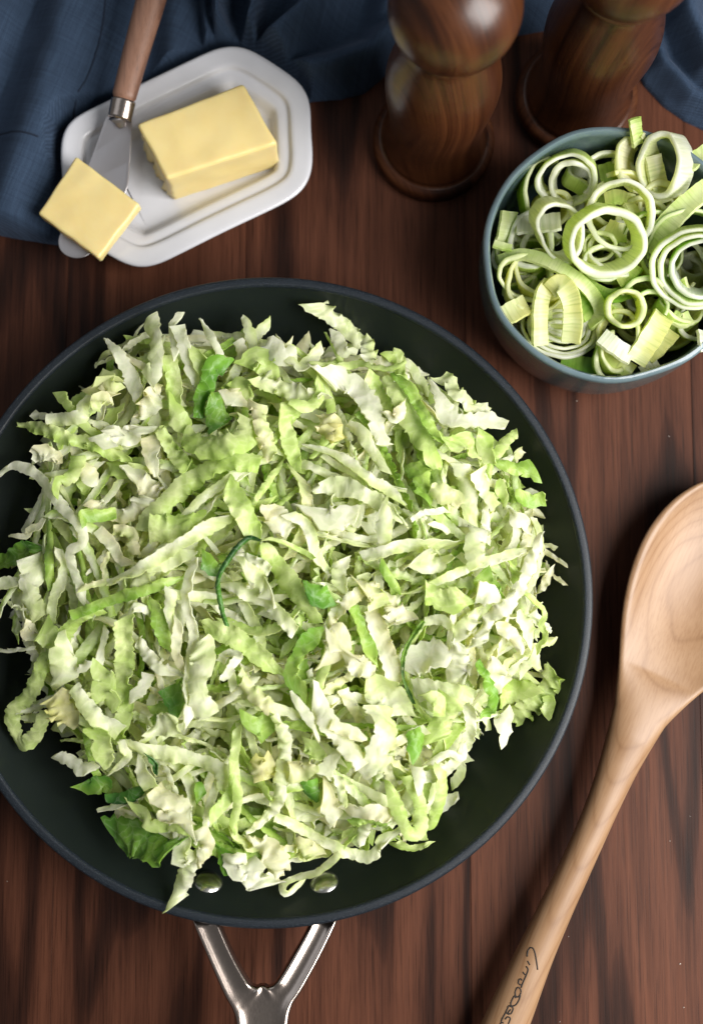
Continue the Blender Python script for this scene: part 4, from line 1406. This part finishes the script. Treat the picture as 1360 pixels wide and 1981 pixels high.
    ([(800, 1335), (850, 1332), (910, 1345)], 38, 'flat', 'pale', 'white', 5),
    ([(818, 1203), (794, 1235), (779, 1271), (778, 1312), (798, 1360)], 8, 'curl', 'dark', 'mid', 11),
    ([(918, 1280), (944, 1338), (930, 1384)], 20, 'ruf', 'mid', 'bright', 6),
    ([(718, 1182), (738, 1235), (759, 1294), (766, 1332)], 40, 'flat', 'white', 'cream', 7),
    ([(682, 1172), (703, 1225), (728, 1290)], 27, 'flat', 'mid', 'lime', 5),
    ([(740, 1160), (760, 1185), (785, 1205)], 40, 'ruf', 'cream', 'white', 5),
    ([(705, 1348), (742, 1340), (776, 1384)], 58, 'savoy', 'white', 'pale', 6),
    ([(735, 1365), (748, 1407), (735, 1455), (726, 1496)], 58, 'savoy', 'white', 'pale', 8),
    ([(735, 1130), (697, 1148), (665, 1172), (638, 1204), (627, 1230)], 27, 'ruf', 'white', 'cream', 8),
    ([(662, 1085), (656, 1118), (664, 1150)], 30, 'ruf', 'white', 'pale', 6),
    ([(700, 1140), (725, 1155), (735, 1175)], 34, 'ruf', 'cream', 'pale', 5),
    ([(592, 1146), (615, 1156), (640, 1152)], 36, 'savoy', 'bright', 'green', 5),
    ([(642, 1212), (652, 1250), (622, 1276)], 52, 'flat', 'cream', 'white', 7),
    ([(662, 1252), (690, 1283), (716, 1306)], 38, 'ruf', 'white', 'cream', 8),
    ([(626, 1215), (591, 1248), (571, 1283), (568, 1313), (594, 1340)], 34, 'flat', 'lime', 'bright', 8),
    ([(429, 1133), (468, 1142), (515, 1163), (544, 1192), (573, 1224)], 34, 'flat', 'white', 'pale', 8),
    ([(455, 1073), (482, 1084), (509, 1095), (526, 1112)], 24, 'ruf', 'white', 'white', 9),
    ([(480, 1110), (505, 1130), (530, 1150)], 40, 'ruf', 'white', 'pale', 6),
    ([(396, 1216), (438, 1225), (479, 1248), (515, 1278), (549, 1302)], 38, 'savoy', 'pale', 'lime', 7),
    ([(429, 1280), (448, 1264), (466, 1268), (452, 1292), (449, 1312)], 17, 'ruf', 'white', 'white', 9),
    ([(400, 1085), (420, 1105), (440, 1098)], 32, 'flat', 'green', 'mid', 4),
    ([(509, 1049), (485, 1045), (459, 1069), (435, 1104), (426, 1131), (429, 1166), (442, 1212)], 10, 'curl', 'dark', 'green', 12),
    ([(509, 1048), (556, 1057), (591, 1072), (608, 1083)], 10, 'flat', 'lime', 'pale', 11),
    ([(522, 1365), (551, 1407), (554, 1462), (545, 1507), (541, 1546), (512, 1578), (480, 1604)], 26, 'ruf', 'white', 'pale', 7),
    ([(470, 1320), (500, 1345), (525, 1368)], 26, 'ruf', 'pale', 'cream', 5),
    ([(564, 1336), (593, 1378), (619, 1425)], 21, 'flat', 'white', 'white', 7),
    ([(606, 1352), (635, 1394), (672, 1436), (700, 1470)], 46, 'rib', 'white', 'white', 5),
    ([(640, 1400), (680, 1415), (710, 1428)], 26, 'flat', 'white', 'cream', 7),
    ([(655, 1450), (640, 1472), (624, 1498)], 34, 'rib', 'white', 'white', 6),
    ([(490, 1380), (510, 1400), (525, 1420)], 46, 'flat', 'lime', 'mid', 1),
    ([(488, 1468), (505, 1482), (518, 1502)], 52, 'ruf', 'cream', 'yellow', 3),
    ([(561, 1494), (585, 1490), (611, 1478)], 36, 'ruf', 'cream', 'pale', 4),
    ([(590, 1440), (610, 1450), (620, 1470)], 30, 'ruf', 'pale', 'lime', 3),
    ([(598, 1508), (603, 1525), (608, 1545)], 28, 'savoy', 'bright', 'green', 4),
    ([(625, 1530), (640, 1555), (652, 1585)], 46, 'flat', 'white', 'cream', 4),
    ([(655, 1500), (662, 1530), (668, 1560)], 20, 'ruf', 'white', 'pale', 4),
    ([(748, 1505), (771, 1568), (790, 1600), (810, 1588), (808, 1543), (782, 1498)], 28, 'flat', 'lime', 'pale', 6),
    ([(800, 1478), (810, 1500), (815, 1530)], 26, 'flat', 'white', 'white', 5),
    ([(798, 1410), (803, 1430), (808, 1452)], 36, 'savoy', 'bright', 'mid', 4),
    ([(868, 1345), (858, 1380), (838, 1432)], 40, 'savoy', 'lime', 'pale', 6),
    ([(820, 1340), (845, 1355), (850, 1385)], 30, 'flat', 'lime', 'pale', 5),
    ([(241, 1435), (291, 1449), (350, 1461), (403, 1473), (438, 1496), (442, 1526)], 32, 'flat', 'pale', 'white', 8),
    ([(239, 1432), (259, 1455), (226, 1492)], 15, 'flat', 'pale', 'white', 6),
    ([(300, 1405), (330, 1400), (350, 1388)], 42, 'ruf', 'white', 'pale', 5),
    ([(462, 1405), (456, 1467), (453, 1526), (409, 1580)], 24, 'flat', 'lime', 'pale', 8),
    ([(466, 1511), (464, 1560), (458, 1613)], 20, 'flat', 'lime', 'pale', 7),
    ([(265, 1558), (306, 1585), (353, 1599), (381, 1602)], 25, 'flat', 'pale', 'lime', 5),
    ([(306, 1520), (345, 1548), (378, 1590)], 52, 'flat', 'cream', 'white', 6),
    ([(320, 1560), (340, 1580), (352, 1590)], 26, 'ruf', 'white', 'cream', 6),
    ([(218, 1542), (253, 1545), (287, 1516)], 27, 'curl', 'dark', 'green', 5),
    ([(291, 1461), (305, 1475), (309, 1495)], 11, 'curl', 'green', 'dark', 6),
    ([(380, 1515), (388, 1528), (390, 1545)], 26, 'flat', 'bright', 'mid', 3),
    ([(270, 1470), (290, 1500), (300, 1520)], 30, 'flat', 'pale', 'white', 4),
    ([(385, 1600), (400, 1625), (408, 1650)], 30, 'ruf', 'cream', 'white', 4),
]
SPECIAL = {  # labels for the shreds that stand out
    ('curl', 509): "long dark green curled cabbage strip arching over the middle of the heap",
    ('curl', 818): "dark green curved cabbage strip beside the jagged white piece facing the spoon bowl",
    ('curl', 218): "folded dark green cabbage strip on the outer edge near the deep green leaf piece",
    ('curl', 291): "tiny dark green cabbage sliver under a long pale ribbon",
    ('savoy', 447): "deep green blistered cabbage curl near the top of the heap facing the butter dish",
    ('savoy', 238): "big deep green cabbage leaf piece lying flat at the heap's bottom edge",
    ('savoy', 5): "leaf green blistered cabbage tip poking out towards the cropped pan edge",
    ('savoy', 592): "bright green crinkled cabbage piece set into the middle of the heap",
    ('savoy', 397): "pale knobbly cabbage stick pointing down at the rim beside a rivet",
    ('ruf', 609): "pale cabbage spike jutting out towards the pan rim under the butter dish and mill",
    ('rib', 215): "white crisp cabbage rib standing out at the heap's corner facing the butter dish",
    ('rib', 771): "broad jagged white cabbage piece facing the spoon bowl",
    ('rib', 826): "white toothed cabbage rib on the edge facing the leek bowl",
    ('ruf', 1048): "tiny frilled cabbage wisp sticking out towards the spoon bowl, upper of two",
    ('ruf', 1054): "tiny frilled cabbage wisp sticking out towards the spoon bowl, lower of two",
    ('flat', 748): "light green cabbage ribbon bent into a hanging loop near the pan handle",
    ('flat', 658): "white cabbage thread curled like a hook above the rivets",
    ('flat', 9): "very long wavy white cabbage ribbon running in from the cropped pan edge",
    ('ruf', -18): "thin white cabbage thread reaching out over the cropped pan edge",
    ('savoy', 206): "long light green cabbage ribbon looping round the heap's lower corner",
    ('flat', 626): "bright light green curved cabbage ribbon below the heap's middle",
    ('flat', 430): "small bright green cabbage scrap on the pan above the rivets",
    ('flat', 535): "long white cabbage ribbon trailing over the bare pan above the rivets",
}
upper = []
n_up = fill(max(0, 300 - len(TR)), 1.0, False, upper, 23)
for (r, st, c0, c1, w_, L, q) in upper:
    shred_obj(r, st, c0, c1, w_, L, q)

fine = []
n_fine = fill(300, 1.03, False, fine, 31, wk=.68)
rng = np.random.default_rng(99)
used = set()
for (pp, wpx, st, c0, c1, lift) in TR:
    p = np.asarray(pp, float)
    n = 40
    s = spline(p, n)
    z = np.full(n, .03)
    for _ in range(4):
        xy = UA(s, z)[:, :2]
        i, j = gi(xy[:, 0], xy[:, 1])
        zt = HG[i, j] + .001
        z = .5 * z + .5 * np.convolve(np.r_[[zt[0]] * 4, zt, [zt[-1]] * 4], np.ones(9) / 9, 'valid')
    xy = UA(s, z)[:, :2]
    w_ = wpx * (1.05 if st in ('savoy', 'ruf') else .90) / scale_at(z.mean())
    rl = rng.normal(0, .22)
    r = shred(xy, w_, st, c0, c1, rng, lift * .00028, False, roll=rl, add=.0004)
    L = np.linalg.norm(np.diff(xy, axis=0), axis=1).sum()
    shred_obj(r, st, c0, c1, w_, L, xy.mean(0), SPECIAL.get((st, pp[0][0])) if (st, pp[0][0]) not in used else None)
    used.add((st, pp[0][0]))
wisps = []
n_w = 0
for lb, l in BY.items():
    l.sort(key=lambda x: (x[0], x[1]))
    names = {2: ["inner one", "outer one"], 3: ["inner one", "middle one", "outer one"]}.get(len(l))
    if names:
        for (_r, _k, o), nm in zip(l, names): o["label"] = lb + ", " + nm
    for _r, _k, o in l:
        if len(o["label"].split()) > 16: print("LONG", o["label"])
stuff(deep + fine + wisps, "fine savoy cabbage shreds filling the pan between and under the larger ones")
print("cabbage:", n_fine, n_w, n_deep, "deep", n_up, "upper", len(TR), "traced; top", HG[SDH < 0].max())


# ------------------------------------------------------------------ leeks
def leek(name, label, V, c, uv, F, group="sliced leeks in the bowl"):
    o0 = V.mean(0)
    o = mk(name, V - o0, F, M['leek'], cols=c, uvs=uv)
    o.location = o0
    tag(o, label, "leek slice", group)
    return o


def ring_mesh(ctr, r, h, tilt, az, th, cols, arc=(0, 360), spin=0, wob=.06, seed=0, spiral=0.0):
    """a slice of leek: bent wall of height h, axis leaning by tilt towards azimuth az (degrees)"""
    rng = np.random.default_rng(seed)
    full = arc[1] - arc[0] >= 360
    n = 64 if full else max(12, int(64 * (arc[1] - arc[0]) / 360))
    a = np.radians(np.linspace(arc[0], arc[1], n, endpoint=not full))
    rx, ry = r
    wb = 1 + wob * (np.sin(2 * a + rng.uniform(0, 6)) * .6 + np.sin(3 * a + rng.uniform(0, 6)) * .4)
    wb = wb * (1 + spiral * (a - a[0]) / 6.283)
    wb = wb + .010 * np.sin(7 * a + rng.uniform(0, 6)) + .006 * np.sin(13 * a + rng.uniform(0, 6))
    thw = th * (1 + .18 * np.sin(a * 2 + rng.uniform(0, 6)))
    bend = .0013 * np.sin(2 * a + rng.uniform(0, 6)) + .0006 * np.sin(5 * a + rng.uniform(0, 6))
    # section: outer wall bottom->top, cut face, inner wall top->bottom, cut face
    sec = [(0, -.5 + .06), (0, -.2), (0, .2), (0, .5 - .06), (.12, .5), (.5, .5), (.88, .5), (1, .5 - .06), (1, .2), (1, -.2), (1, -.5 + .06), (.88, -.5), (.5, -.5), (.12, -.5)]
    co, ci, cu = (PAL[x] if isinstance(x, str) else np.array(x) for x in cols)
    ccol = [co] * 4 + [cu * .6 + co * .4, cu, cu * .7 + ci * .3] + [ci] * 4 + [cu * .7 + ci * .3, cu, cu * .6 + co * .4]
    m = len(sec)
    V = np.zeros((n, m, 3)); Uv = np.zeros((n, m, 2)); C = np.ones((n, m, 4))
    rm = (rx + ry) / 2
    for k, (q, zz) in enumerate(sec):
        fl = 1 + .05 * zz
        V[:, k, 0] = (rx * wb * fl - thw * q) * np.cos(a)
        V[:, k, 1] = (ry * wb * fl - thw * q) * np.sin(a)
        V[:, k, 2] = h * zz + bend
        Uv[:, k, 0] = a * rm + seed * .37; Uv[:, k, 1] = zz * h
        var = 1 + .08 * np.sin(3 * a + seed)[:, None]
        C[:, k, :3] = ccol[k] * var
        C[:, k, 3] = 1.0 if (q in (0, 1)) else 0.12
    V = V.reshape(-1, 3)
    sp = math.radians(spin)
    V = V @ np.array([[math.cos(sp), math.sin(sp), 0], [-math.sin(sp), math.cos(sp), 0], [0, 0, 1]])
    t, z_ = math.radians(tilt), math.radians(az)
    ax = np.array([math.sin(t) * math.cos(z_), math.sin(t) * math.sin(z_), math.cos(t)])
    ux = np.array([math.cos(t) * math.cos(z_), math.cos(t) * math.sin(z_), -math.sin(t)])
    uy = np.cross(ax, ux)
    # undo the azimuth inside the plane so that rx stays along the picture's x
    cz, sz_ = math.cos(-z_), math.sin(-z_)
    X = V[:, 0] * cz - V[:, 1] * sz_; Y = V[:, 0] * sz_ + V[:, 1] * cz
    V = X[:, None] * ux + Y[:, None] * uy + V[:, 2:] * ax + np.asarray(ctr)
    F = grid_faces(n, m, wrap_n=full, wrap_m=True)
    if not full:
        F.append(list(range(m))[::-1]); F.append(list(range((n - 1) * m, n * m)))
    return V, C.reshape(-1, 4), Uv.reshape(-1, 2), F


def ring(label, px, z, rpx, h, tilt, az, th, cols, nest=0, **kw):
    ctr = U(px[0], px[1], z)
    sc = scale_at(z)
    r = (rpx[0] / sc, rpx[1] / sc)
    Vs, Cs, Us, Fs = [], [], [], []
    o0 = 0
    for k in range(nest + 1):
        g = .0004 + th
        rr = (r[0] - k * g, r[1] - k * g)
        kw2 = dict(kw)
        kw2['seed'] = kw.get('seed', 1) + k * 7
        if k: kw2['wob'] = kw.get('wob', .06) * .5
        V, C, Uv, F = ring_mesh(ctr + np.array([.0005 * math.sin(k * 2.1), .0005 * math.cos(k * 1.7), .0006 * k]), rr, h * (1 - .04 * k), tilt, az, th, cols, **kw2)
        Vs.append(V); Cs.append(C); Us.append(Uv); Fs += [[i + o0 for i in q] for q in F]; o0 += len(V)
    return leek("leek_slice", label, np.vstack(Vs), np.vstack(Cs), np.vstack(Us), Fs)


def strip(label, pp, zs, wpx, c0, c1, roll=0.0, th=.0019, seed=5, cup=.22):
    rng = np.random.default_rng(seed)
    c = spline(np.c_[pp, zs], 36)
    C = UA(c[:, :2], c[:, 2])
    sc = scale_at(np.mean(zs))
    n = len(C); u = np.linspace(0, 1, n)
    w_ = np.full(n, .5 * wpx / sc) * (1 + .05 * wobble(u, rng, .5, 2))
    rl = np.interp(u, np.linspace(0, 1, len(np.atleast_1d(roll))), np.atleast_1d(roll)) if np.size(roll) > 1 else np.full(n, float(roll))
    V, cc, uv, nm = sheet(C, w_, rl, th, rng, ruf=.00025, lam=.012, jag=.02, cup=cup, M_=7, c0=c0, c1=c1, grad=(.5, .3), taper=.1)
    return leek("leek_slice", label, V, cc, uv, shell_faces(*nm))


G1 = ('lime', 'white', 'white'); G2 = ('lp', 'white', 'white'); G3 = ('mid', 'lime', 'lp'); Y1 = ('yellow', 'yellow', 'lp'); W1 = ('white', 'white', 'white'); LY = ('lime', 'yellow', 'lp')
# lower layers that fill the bowl
rng = np.random.default_rng(5)
for i in range(64):
    a = rng.uniform(0, 6.283); rr = BR * .76 * math.sqrt(rng.uniform(0, 1)); lev = min(i // 12, 4)
    z = .017 + lev * .0100 + rng.uniform(-.002, .002)
    if lev == 0: rr *= .8
    c = np.array([BC[0] + rr * math.cos(a), BC[1] + rr * math.sin(a), z])
    if lev >= 3 and np.hypot(*(c[:2] - U(1080, 640, .055)[:2])) < .026: continue
    cols = [G1, G2, G3, Y1, LY][rng.choice(5, p=[.24, .16, .10, .28, .22])]
    R0 = min(rng.uniform(.010, .020), BR * .90 - rr)
    arc = (0, 360) if rng.uniform() < .6 else (0, rng.uniform(110, 240))
    V, C, Uv, F = ring_mesh(c, (R0, R0 * rng.uniform(.75, 1)), rng.uniform(.008, .012), rng.uniform(0, 40), rng.uniform(0, 360), rng.uniform(.0020, .0030), cols, arc=arc, spin=rng.uniform(0, 360), seed=100 + i)
    nm_ = {id(G1): "light-green and white", id(G2): "pale", id(G3): "leaf-green", id(Y1): "yellow", id(LY): "lime and yellow"}[id(cols)]
    leek("leek_slice", f"{nm_} leek {'ring' if arc[1] == 360 else 'arc'} lying deep in the bowl under the upper slices", V, C, Uv, F, "leek slices deep in the bowl")

Z0 = .056
ring("pale green leek ring leaning at the bowl's inner wall beside the front mill", (1098, 345), .058, (60, 52), .016, 34, 250, .0024, ('lk', 'white', 'white'), seed=1, spin=20)
ring("white inner leek curl inside the pale ring near the front mill", (1108, 352), .0585, (40, 42), .014, 30, 240, .0026, W1, seed=2, arc=(-40, 275), spiral=.18)
ring("outer green leek arc hugging the bowl wall near the front mill", (1056, 372), .050, (54, 66), .015, 15, 300, .0024, ('mid', 'lp', 'lp'), seed=3, arc=(70, 230))
ring("thick white leek ring standing on edge near the back of the bowl", (1290, 322), .066, (48, 64), .017, 44, 200, .0030, ('white', 'lp', 'white'), seed=4, wob=.03)
ring("cream leek arc tucked behind the standing white ring", (1240, 318), .063, (42, 58), .016, 40, 190, .0028, ('cream', 'cream', 'lp'), seed=5, arc=(60, 260))
strip("cream leek strip seen through the standing white ring", [(1262, 300), (1272, 345), (1284, 392)], [.066, .063, .060], 36, 'cream', 'lp', .1, seed=6)
ring("large thin white leek ring behind the topmost lime ring", (1200, 418), .069, (68, 68), .012, 18, 240, .0027, ('white', 'lp', 'white'), seed=7, wob=.03)
ring("topmost thick lime and white leek ring in the middle of the bowl", (1167, 466), .0775, (78, 71), .0155, 30, 285, .0036, ('lk', 'lp', 'white'), seed=8, wob=.02)
ring("teardrop shaped white leek ring left of the topmost ring", (1078, 442), .070, (48, 62), .015, 36, 285, .0022, ('lp', 'white', 'white'), seed=9, spin=35, wob=.12)
strip("white leek strip poking out beneath the teardrop ring", [(1000, 436), (1035, 434), (1085, 428)], [.061, .063, .065], 40, 'white', 'white', .25, seed=10)
strip("broad striped light green leek strip near the bowl's cropped side", [(1248, 480), (1285, 440), (1325, 398), (1372, 362)], [.063, .069, .073, .074], 44, 'lk', 'lp', .25, seed=11)
ring("big green coiled leek slice of nested rings at the cropped side", (1346, 516), .072, (86, 82), .017, 30, 245, .0025, ('lk', 'lp', 'white'), nest=1, seed=12, wob=.05)
ring("inner coil of the big green leek slice", (1352, 516), .073, (58, 56), .016, 30, 245, .0025, ('bright', 'white', 'white'), nest=0, seed=13, wob=.08)
ring("green leek crescent behind the big coiled slice", (1330, 478), .062, (86, 70), .012, 20, 250, .0020, ('green', 'lime', 'lp'), seed=14, arc=(60, 200))
ring("thin pale leek ring at the bowl's lower wall beside the small squares", (1016, 537), .056, (58, 44), .013, 18, 260, .0024, ('lk', 'lp', 'lp'), seed=15, spin=-15, wob=.08)
strip("long striped green leek strip arching across the thin ring", [(966, 505), (1005, 492), (1052, 502), (1105, 530), (1146, 568), (1162, 606), (1140, 630)], [.056, .062, .067, .069, .066, .061, .056], 26, 'lk', 'lp', [.2, .1, -.1, -.4, -.7], seed=16)
strip("yellow leek strip between the legs of the folded strip", [(1074, 585), (1076, 615), (1078, 660)], [.056, .053, .050], 40, 'yellow', 'lk', 0, seed=57)
strip("yellow leek strip folded over, left leg", [(1064, 550), (1050, 568), (1044, 606), (1044, 668)], [.0675, .068, .064, .057], 34, 'yellow', 'lp', .35, seed=17)
strip("yellow leek strip folded over, right leg", [(1064, 560), (1084, 548), (1103, 575), (1108, 620), (1104, 662)], [.069, .0730, .0715, .067, .060], 38, 'yellow', 'lp', -.30, seed=18)
ring("small upright lime leek ring below the topmost ring", (1208, 598), .066, (40, 39), .016, 16, 250, .0028, ('lime', 'yellow', 'lp'), seed=19, wob=.03)
strip("pale leek heart frill inside the small upright ring", [(1188, 588), (1196, 600), (1190, 622)], [.060, .061, .059], 22, 'lp', 'lime', .4, seed=20)
ring("flat disc of nested pale leek rings at the bowl's lower wall", (1084, 634), .049, (78, 62), .009, 10, 250, .0021, ('lp', 'lp', 'white'), nest=5, seed=21, spin=-10, wob=.02)
strip("bright green leek piece beside the folded yellow strip", [(1110, 560), (1128, 585), (1142, 615)], [.060, .060, .057], 36, 'bright', 'lime', .3, seed=22)
strip("white rectangular leek piece near the bowl's lower rim", [(1163, 650), (1190, 670), (1222, 692)], [.064, .0645, .063], 36, 'white', 'white', .1, seed=23)
strip("broad yellow green leek strip near the bowl's lower rim", [(1284, 610), (1262, 648), (1228, 700)], [.064, .066, .062], 44, 'yellow', 'lp', .1, seed=24)
strip("yellow leek wedge under the broad yellow green strip", [(1300, 640), (1275, 668), (1250, 690)], [.059, .059, .057], 36, 'yellow', 'lp', -.2, seed=25)
strip("yellow leek strip lying under the white rectangular piece", [(1165, 680), (1190, 700), (1222, 722)], [.056, .056, .055], 36, 'yellow', 'lime', 0, seed=26)
strip("dark green striped leek piece at the bowl's lower wall", [(1085, 700), (1115, 706), (1150, 712)], [.048, .048, .049], 40, 'mid', 'green', .2, seed=27)
ring("green edged leek crescent at the bowl's lower wall", (1180, 700), .054, (36, 42), .008, 10, 270, .0026, ('mid', 'lp', 'lp'), seed=28, arc=(95, 245))
strip("small white leek scrap near the lower rim", [(1240, 718), (1256, 708), (1272, 700)], [.055, .057, .057], 20, 'white', 'white', .1, seed=29)
strip("lime leek square leaning on the bowl's wall, upper of three", [(985, 408), (981, 440), (974, 470)], [.060, .058, .055], 36, 'lk', 'lp', .3, seed=30)
strip("small lime leek sliver leaning on the bowl's wall, middle of three", [(955, 470), (970, 475), (990, 480)], [.060, .060, .060], 16, 'lp', 'lime', .1, seed=31)
strip("lime leek square leaning on the bowl's wall, lower of three", [(975, 612), (996, 600), (1020, 588)], [.062, .063, .063], 42, 'lp', 'yellow', .1, seed=32)
strip("striped leek tip standing up above the bowl's back rim", [(1233, 278), (1231, 255), (1228, 228)], [.066, .074, .080], 24, 'lp', 'lime', .15, seed=33)
strip("lime leek strip at the back rim near the cropped side", [(1325, 322), (1345, 308), (1375, 290)], [.066, .069, .071], 36, 'lk', 'lp', .2, seed=34)
strip("yellow leek chunk seen inside the large thin ring, upper one", [(1170, 385), (1195, 380), (1225, 390)], [.060, .062, .060], 30, 'yellow', 'lime', .1, seed=35)
strip("yellow leek chunk seen inside the large thin ring, side one", [(1215, 392), (1226, 412), (1236, 440)], [.062, .063, .060], 26, 'yellow', 'lp', .4, seed=36)
strip("yellow leek chunk seen through the topmost ring", [(1172, 440), (1190, 448), (1212, 452)], [.062, .063, .062], 40, 'yellow', 'lime', 0, seed=37)
strip("dark lime leek chunk in the shade at the back of the bowl", [(1160, 338), (1184, 332), (1205, 342)], [.050, .052, .050], 40, 'lime', 'mid', 0, seed=38)
ring("thin leek arc along the back wall of the bowl", (1175, 330), .054, (48, 34), .008, 10, 250, .0018, G2, seed=39, arc=(30, 150))
ring("green leek arch beside the small upright ring, upper one", (1245, 578), .063, (48, 42), .011, 18, 250, .0024, ('bright', 'lp', 'lp'), seed=40, arc=(0, 170))
ring("green leek arch beside the small upright ring, lower one", (1255, 595), .062, (38, 34), .011, 18, 250, .0022, ('bright', 'lime', 'lp'), seed=41, arc=(-30, 150))
ring("pale leek ring at the cropped side below the coil", (1345, 625), .058, (40, 36), .010, 12, 250, .0022, ('lk', 'lp', 'white'), seed=42)
strip("lime leek chunk between the coil and the broad strip", [(1300, 612), (1318, 620), (1336, 614)], [.062, .063, .062], 30, 'lk', 'lp', .2, seed=43)
strip("white leek scrap at the cropped lower rim", [(1358, 640), (1360, 660), (1362, 680)], [.068, .070, .069], 22, 'white', 'white', .3, seed=44)
ring("pale leek ring just below the topmost ring", (1165, 512), .062, (42, 36), .010, 14, 255, .0022, ('lk', 'lp', 'white'), seed=45)
ring("lime leek ring glimpsed through the topmost ring", (1160, 478), .061, (34, 30), .010, 20, 240, .0020, ('lk', 'lp', 'lp'), seed=46)
strip("yellow leek strip under the topmost ring's lower edge", [(1195, 545), (1212, 535), (1232, 512)], [.064, .065, .066], 30, 'yellow', 'lime', .2, seed=47)
strip("bent green leek strip below the topmost ring", [(1120, 530), (1150, 560), (1185, 572), (1225, 560)], [.060, .061, .061, .060], 30, 'lime', 'bright', .3, seed=48)

# ------------------------------------------------------------------ a few grains on the table
rng = np.random.default_rng(3)
V = []; F = []
spots = [(1335, 1580), (1296, 1628), (1316, 1866), (1323, 1950), (1083, 1978), (1294, 844), (1116, 775), (1100, 1813), (14, 1706)]
for (px, py) in spots:
    c = U(px, py, .0004)
    r = rng.uniform(.0002, .0005)
    o0 = len(V)
    pts = [(1, 0, 0), (-1, 0, 0), (0, 1, 0), (0, -1, 0), (0, 0, .8), (0, 0, -.4)]
    for p in pts: V.append(c + np.array(p) * r * rng.uniform(.7, 1.2, 3))
    F += [[o0 + a, o0 + b, o0 + d] for a, b, d in ((0, 2, 4), (2, 1, 4), (1, 3, 4), (3, 0, 4), (2, 0, 5), (1, 2, 5), (3, 1, 5), (0, 3, 5))]
cr = mk("crumbs", np.array(V), F, M['salt'], smooth=False)
tag(cr, "pale grains scattered on the dark table", "crumbs", kind="stuff")
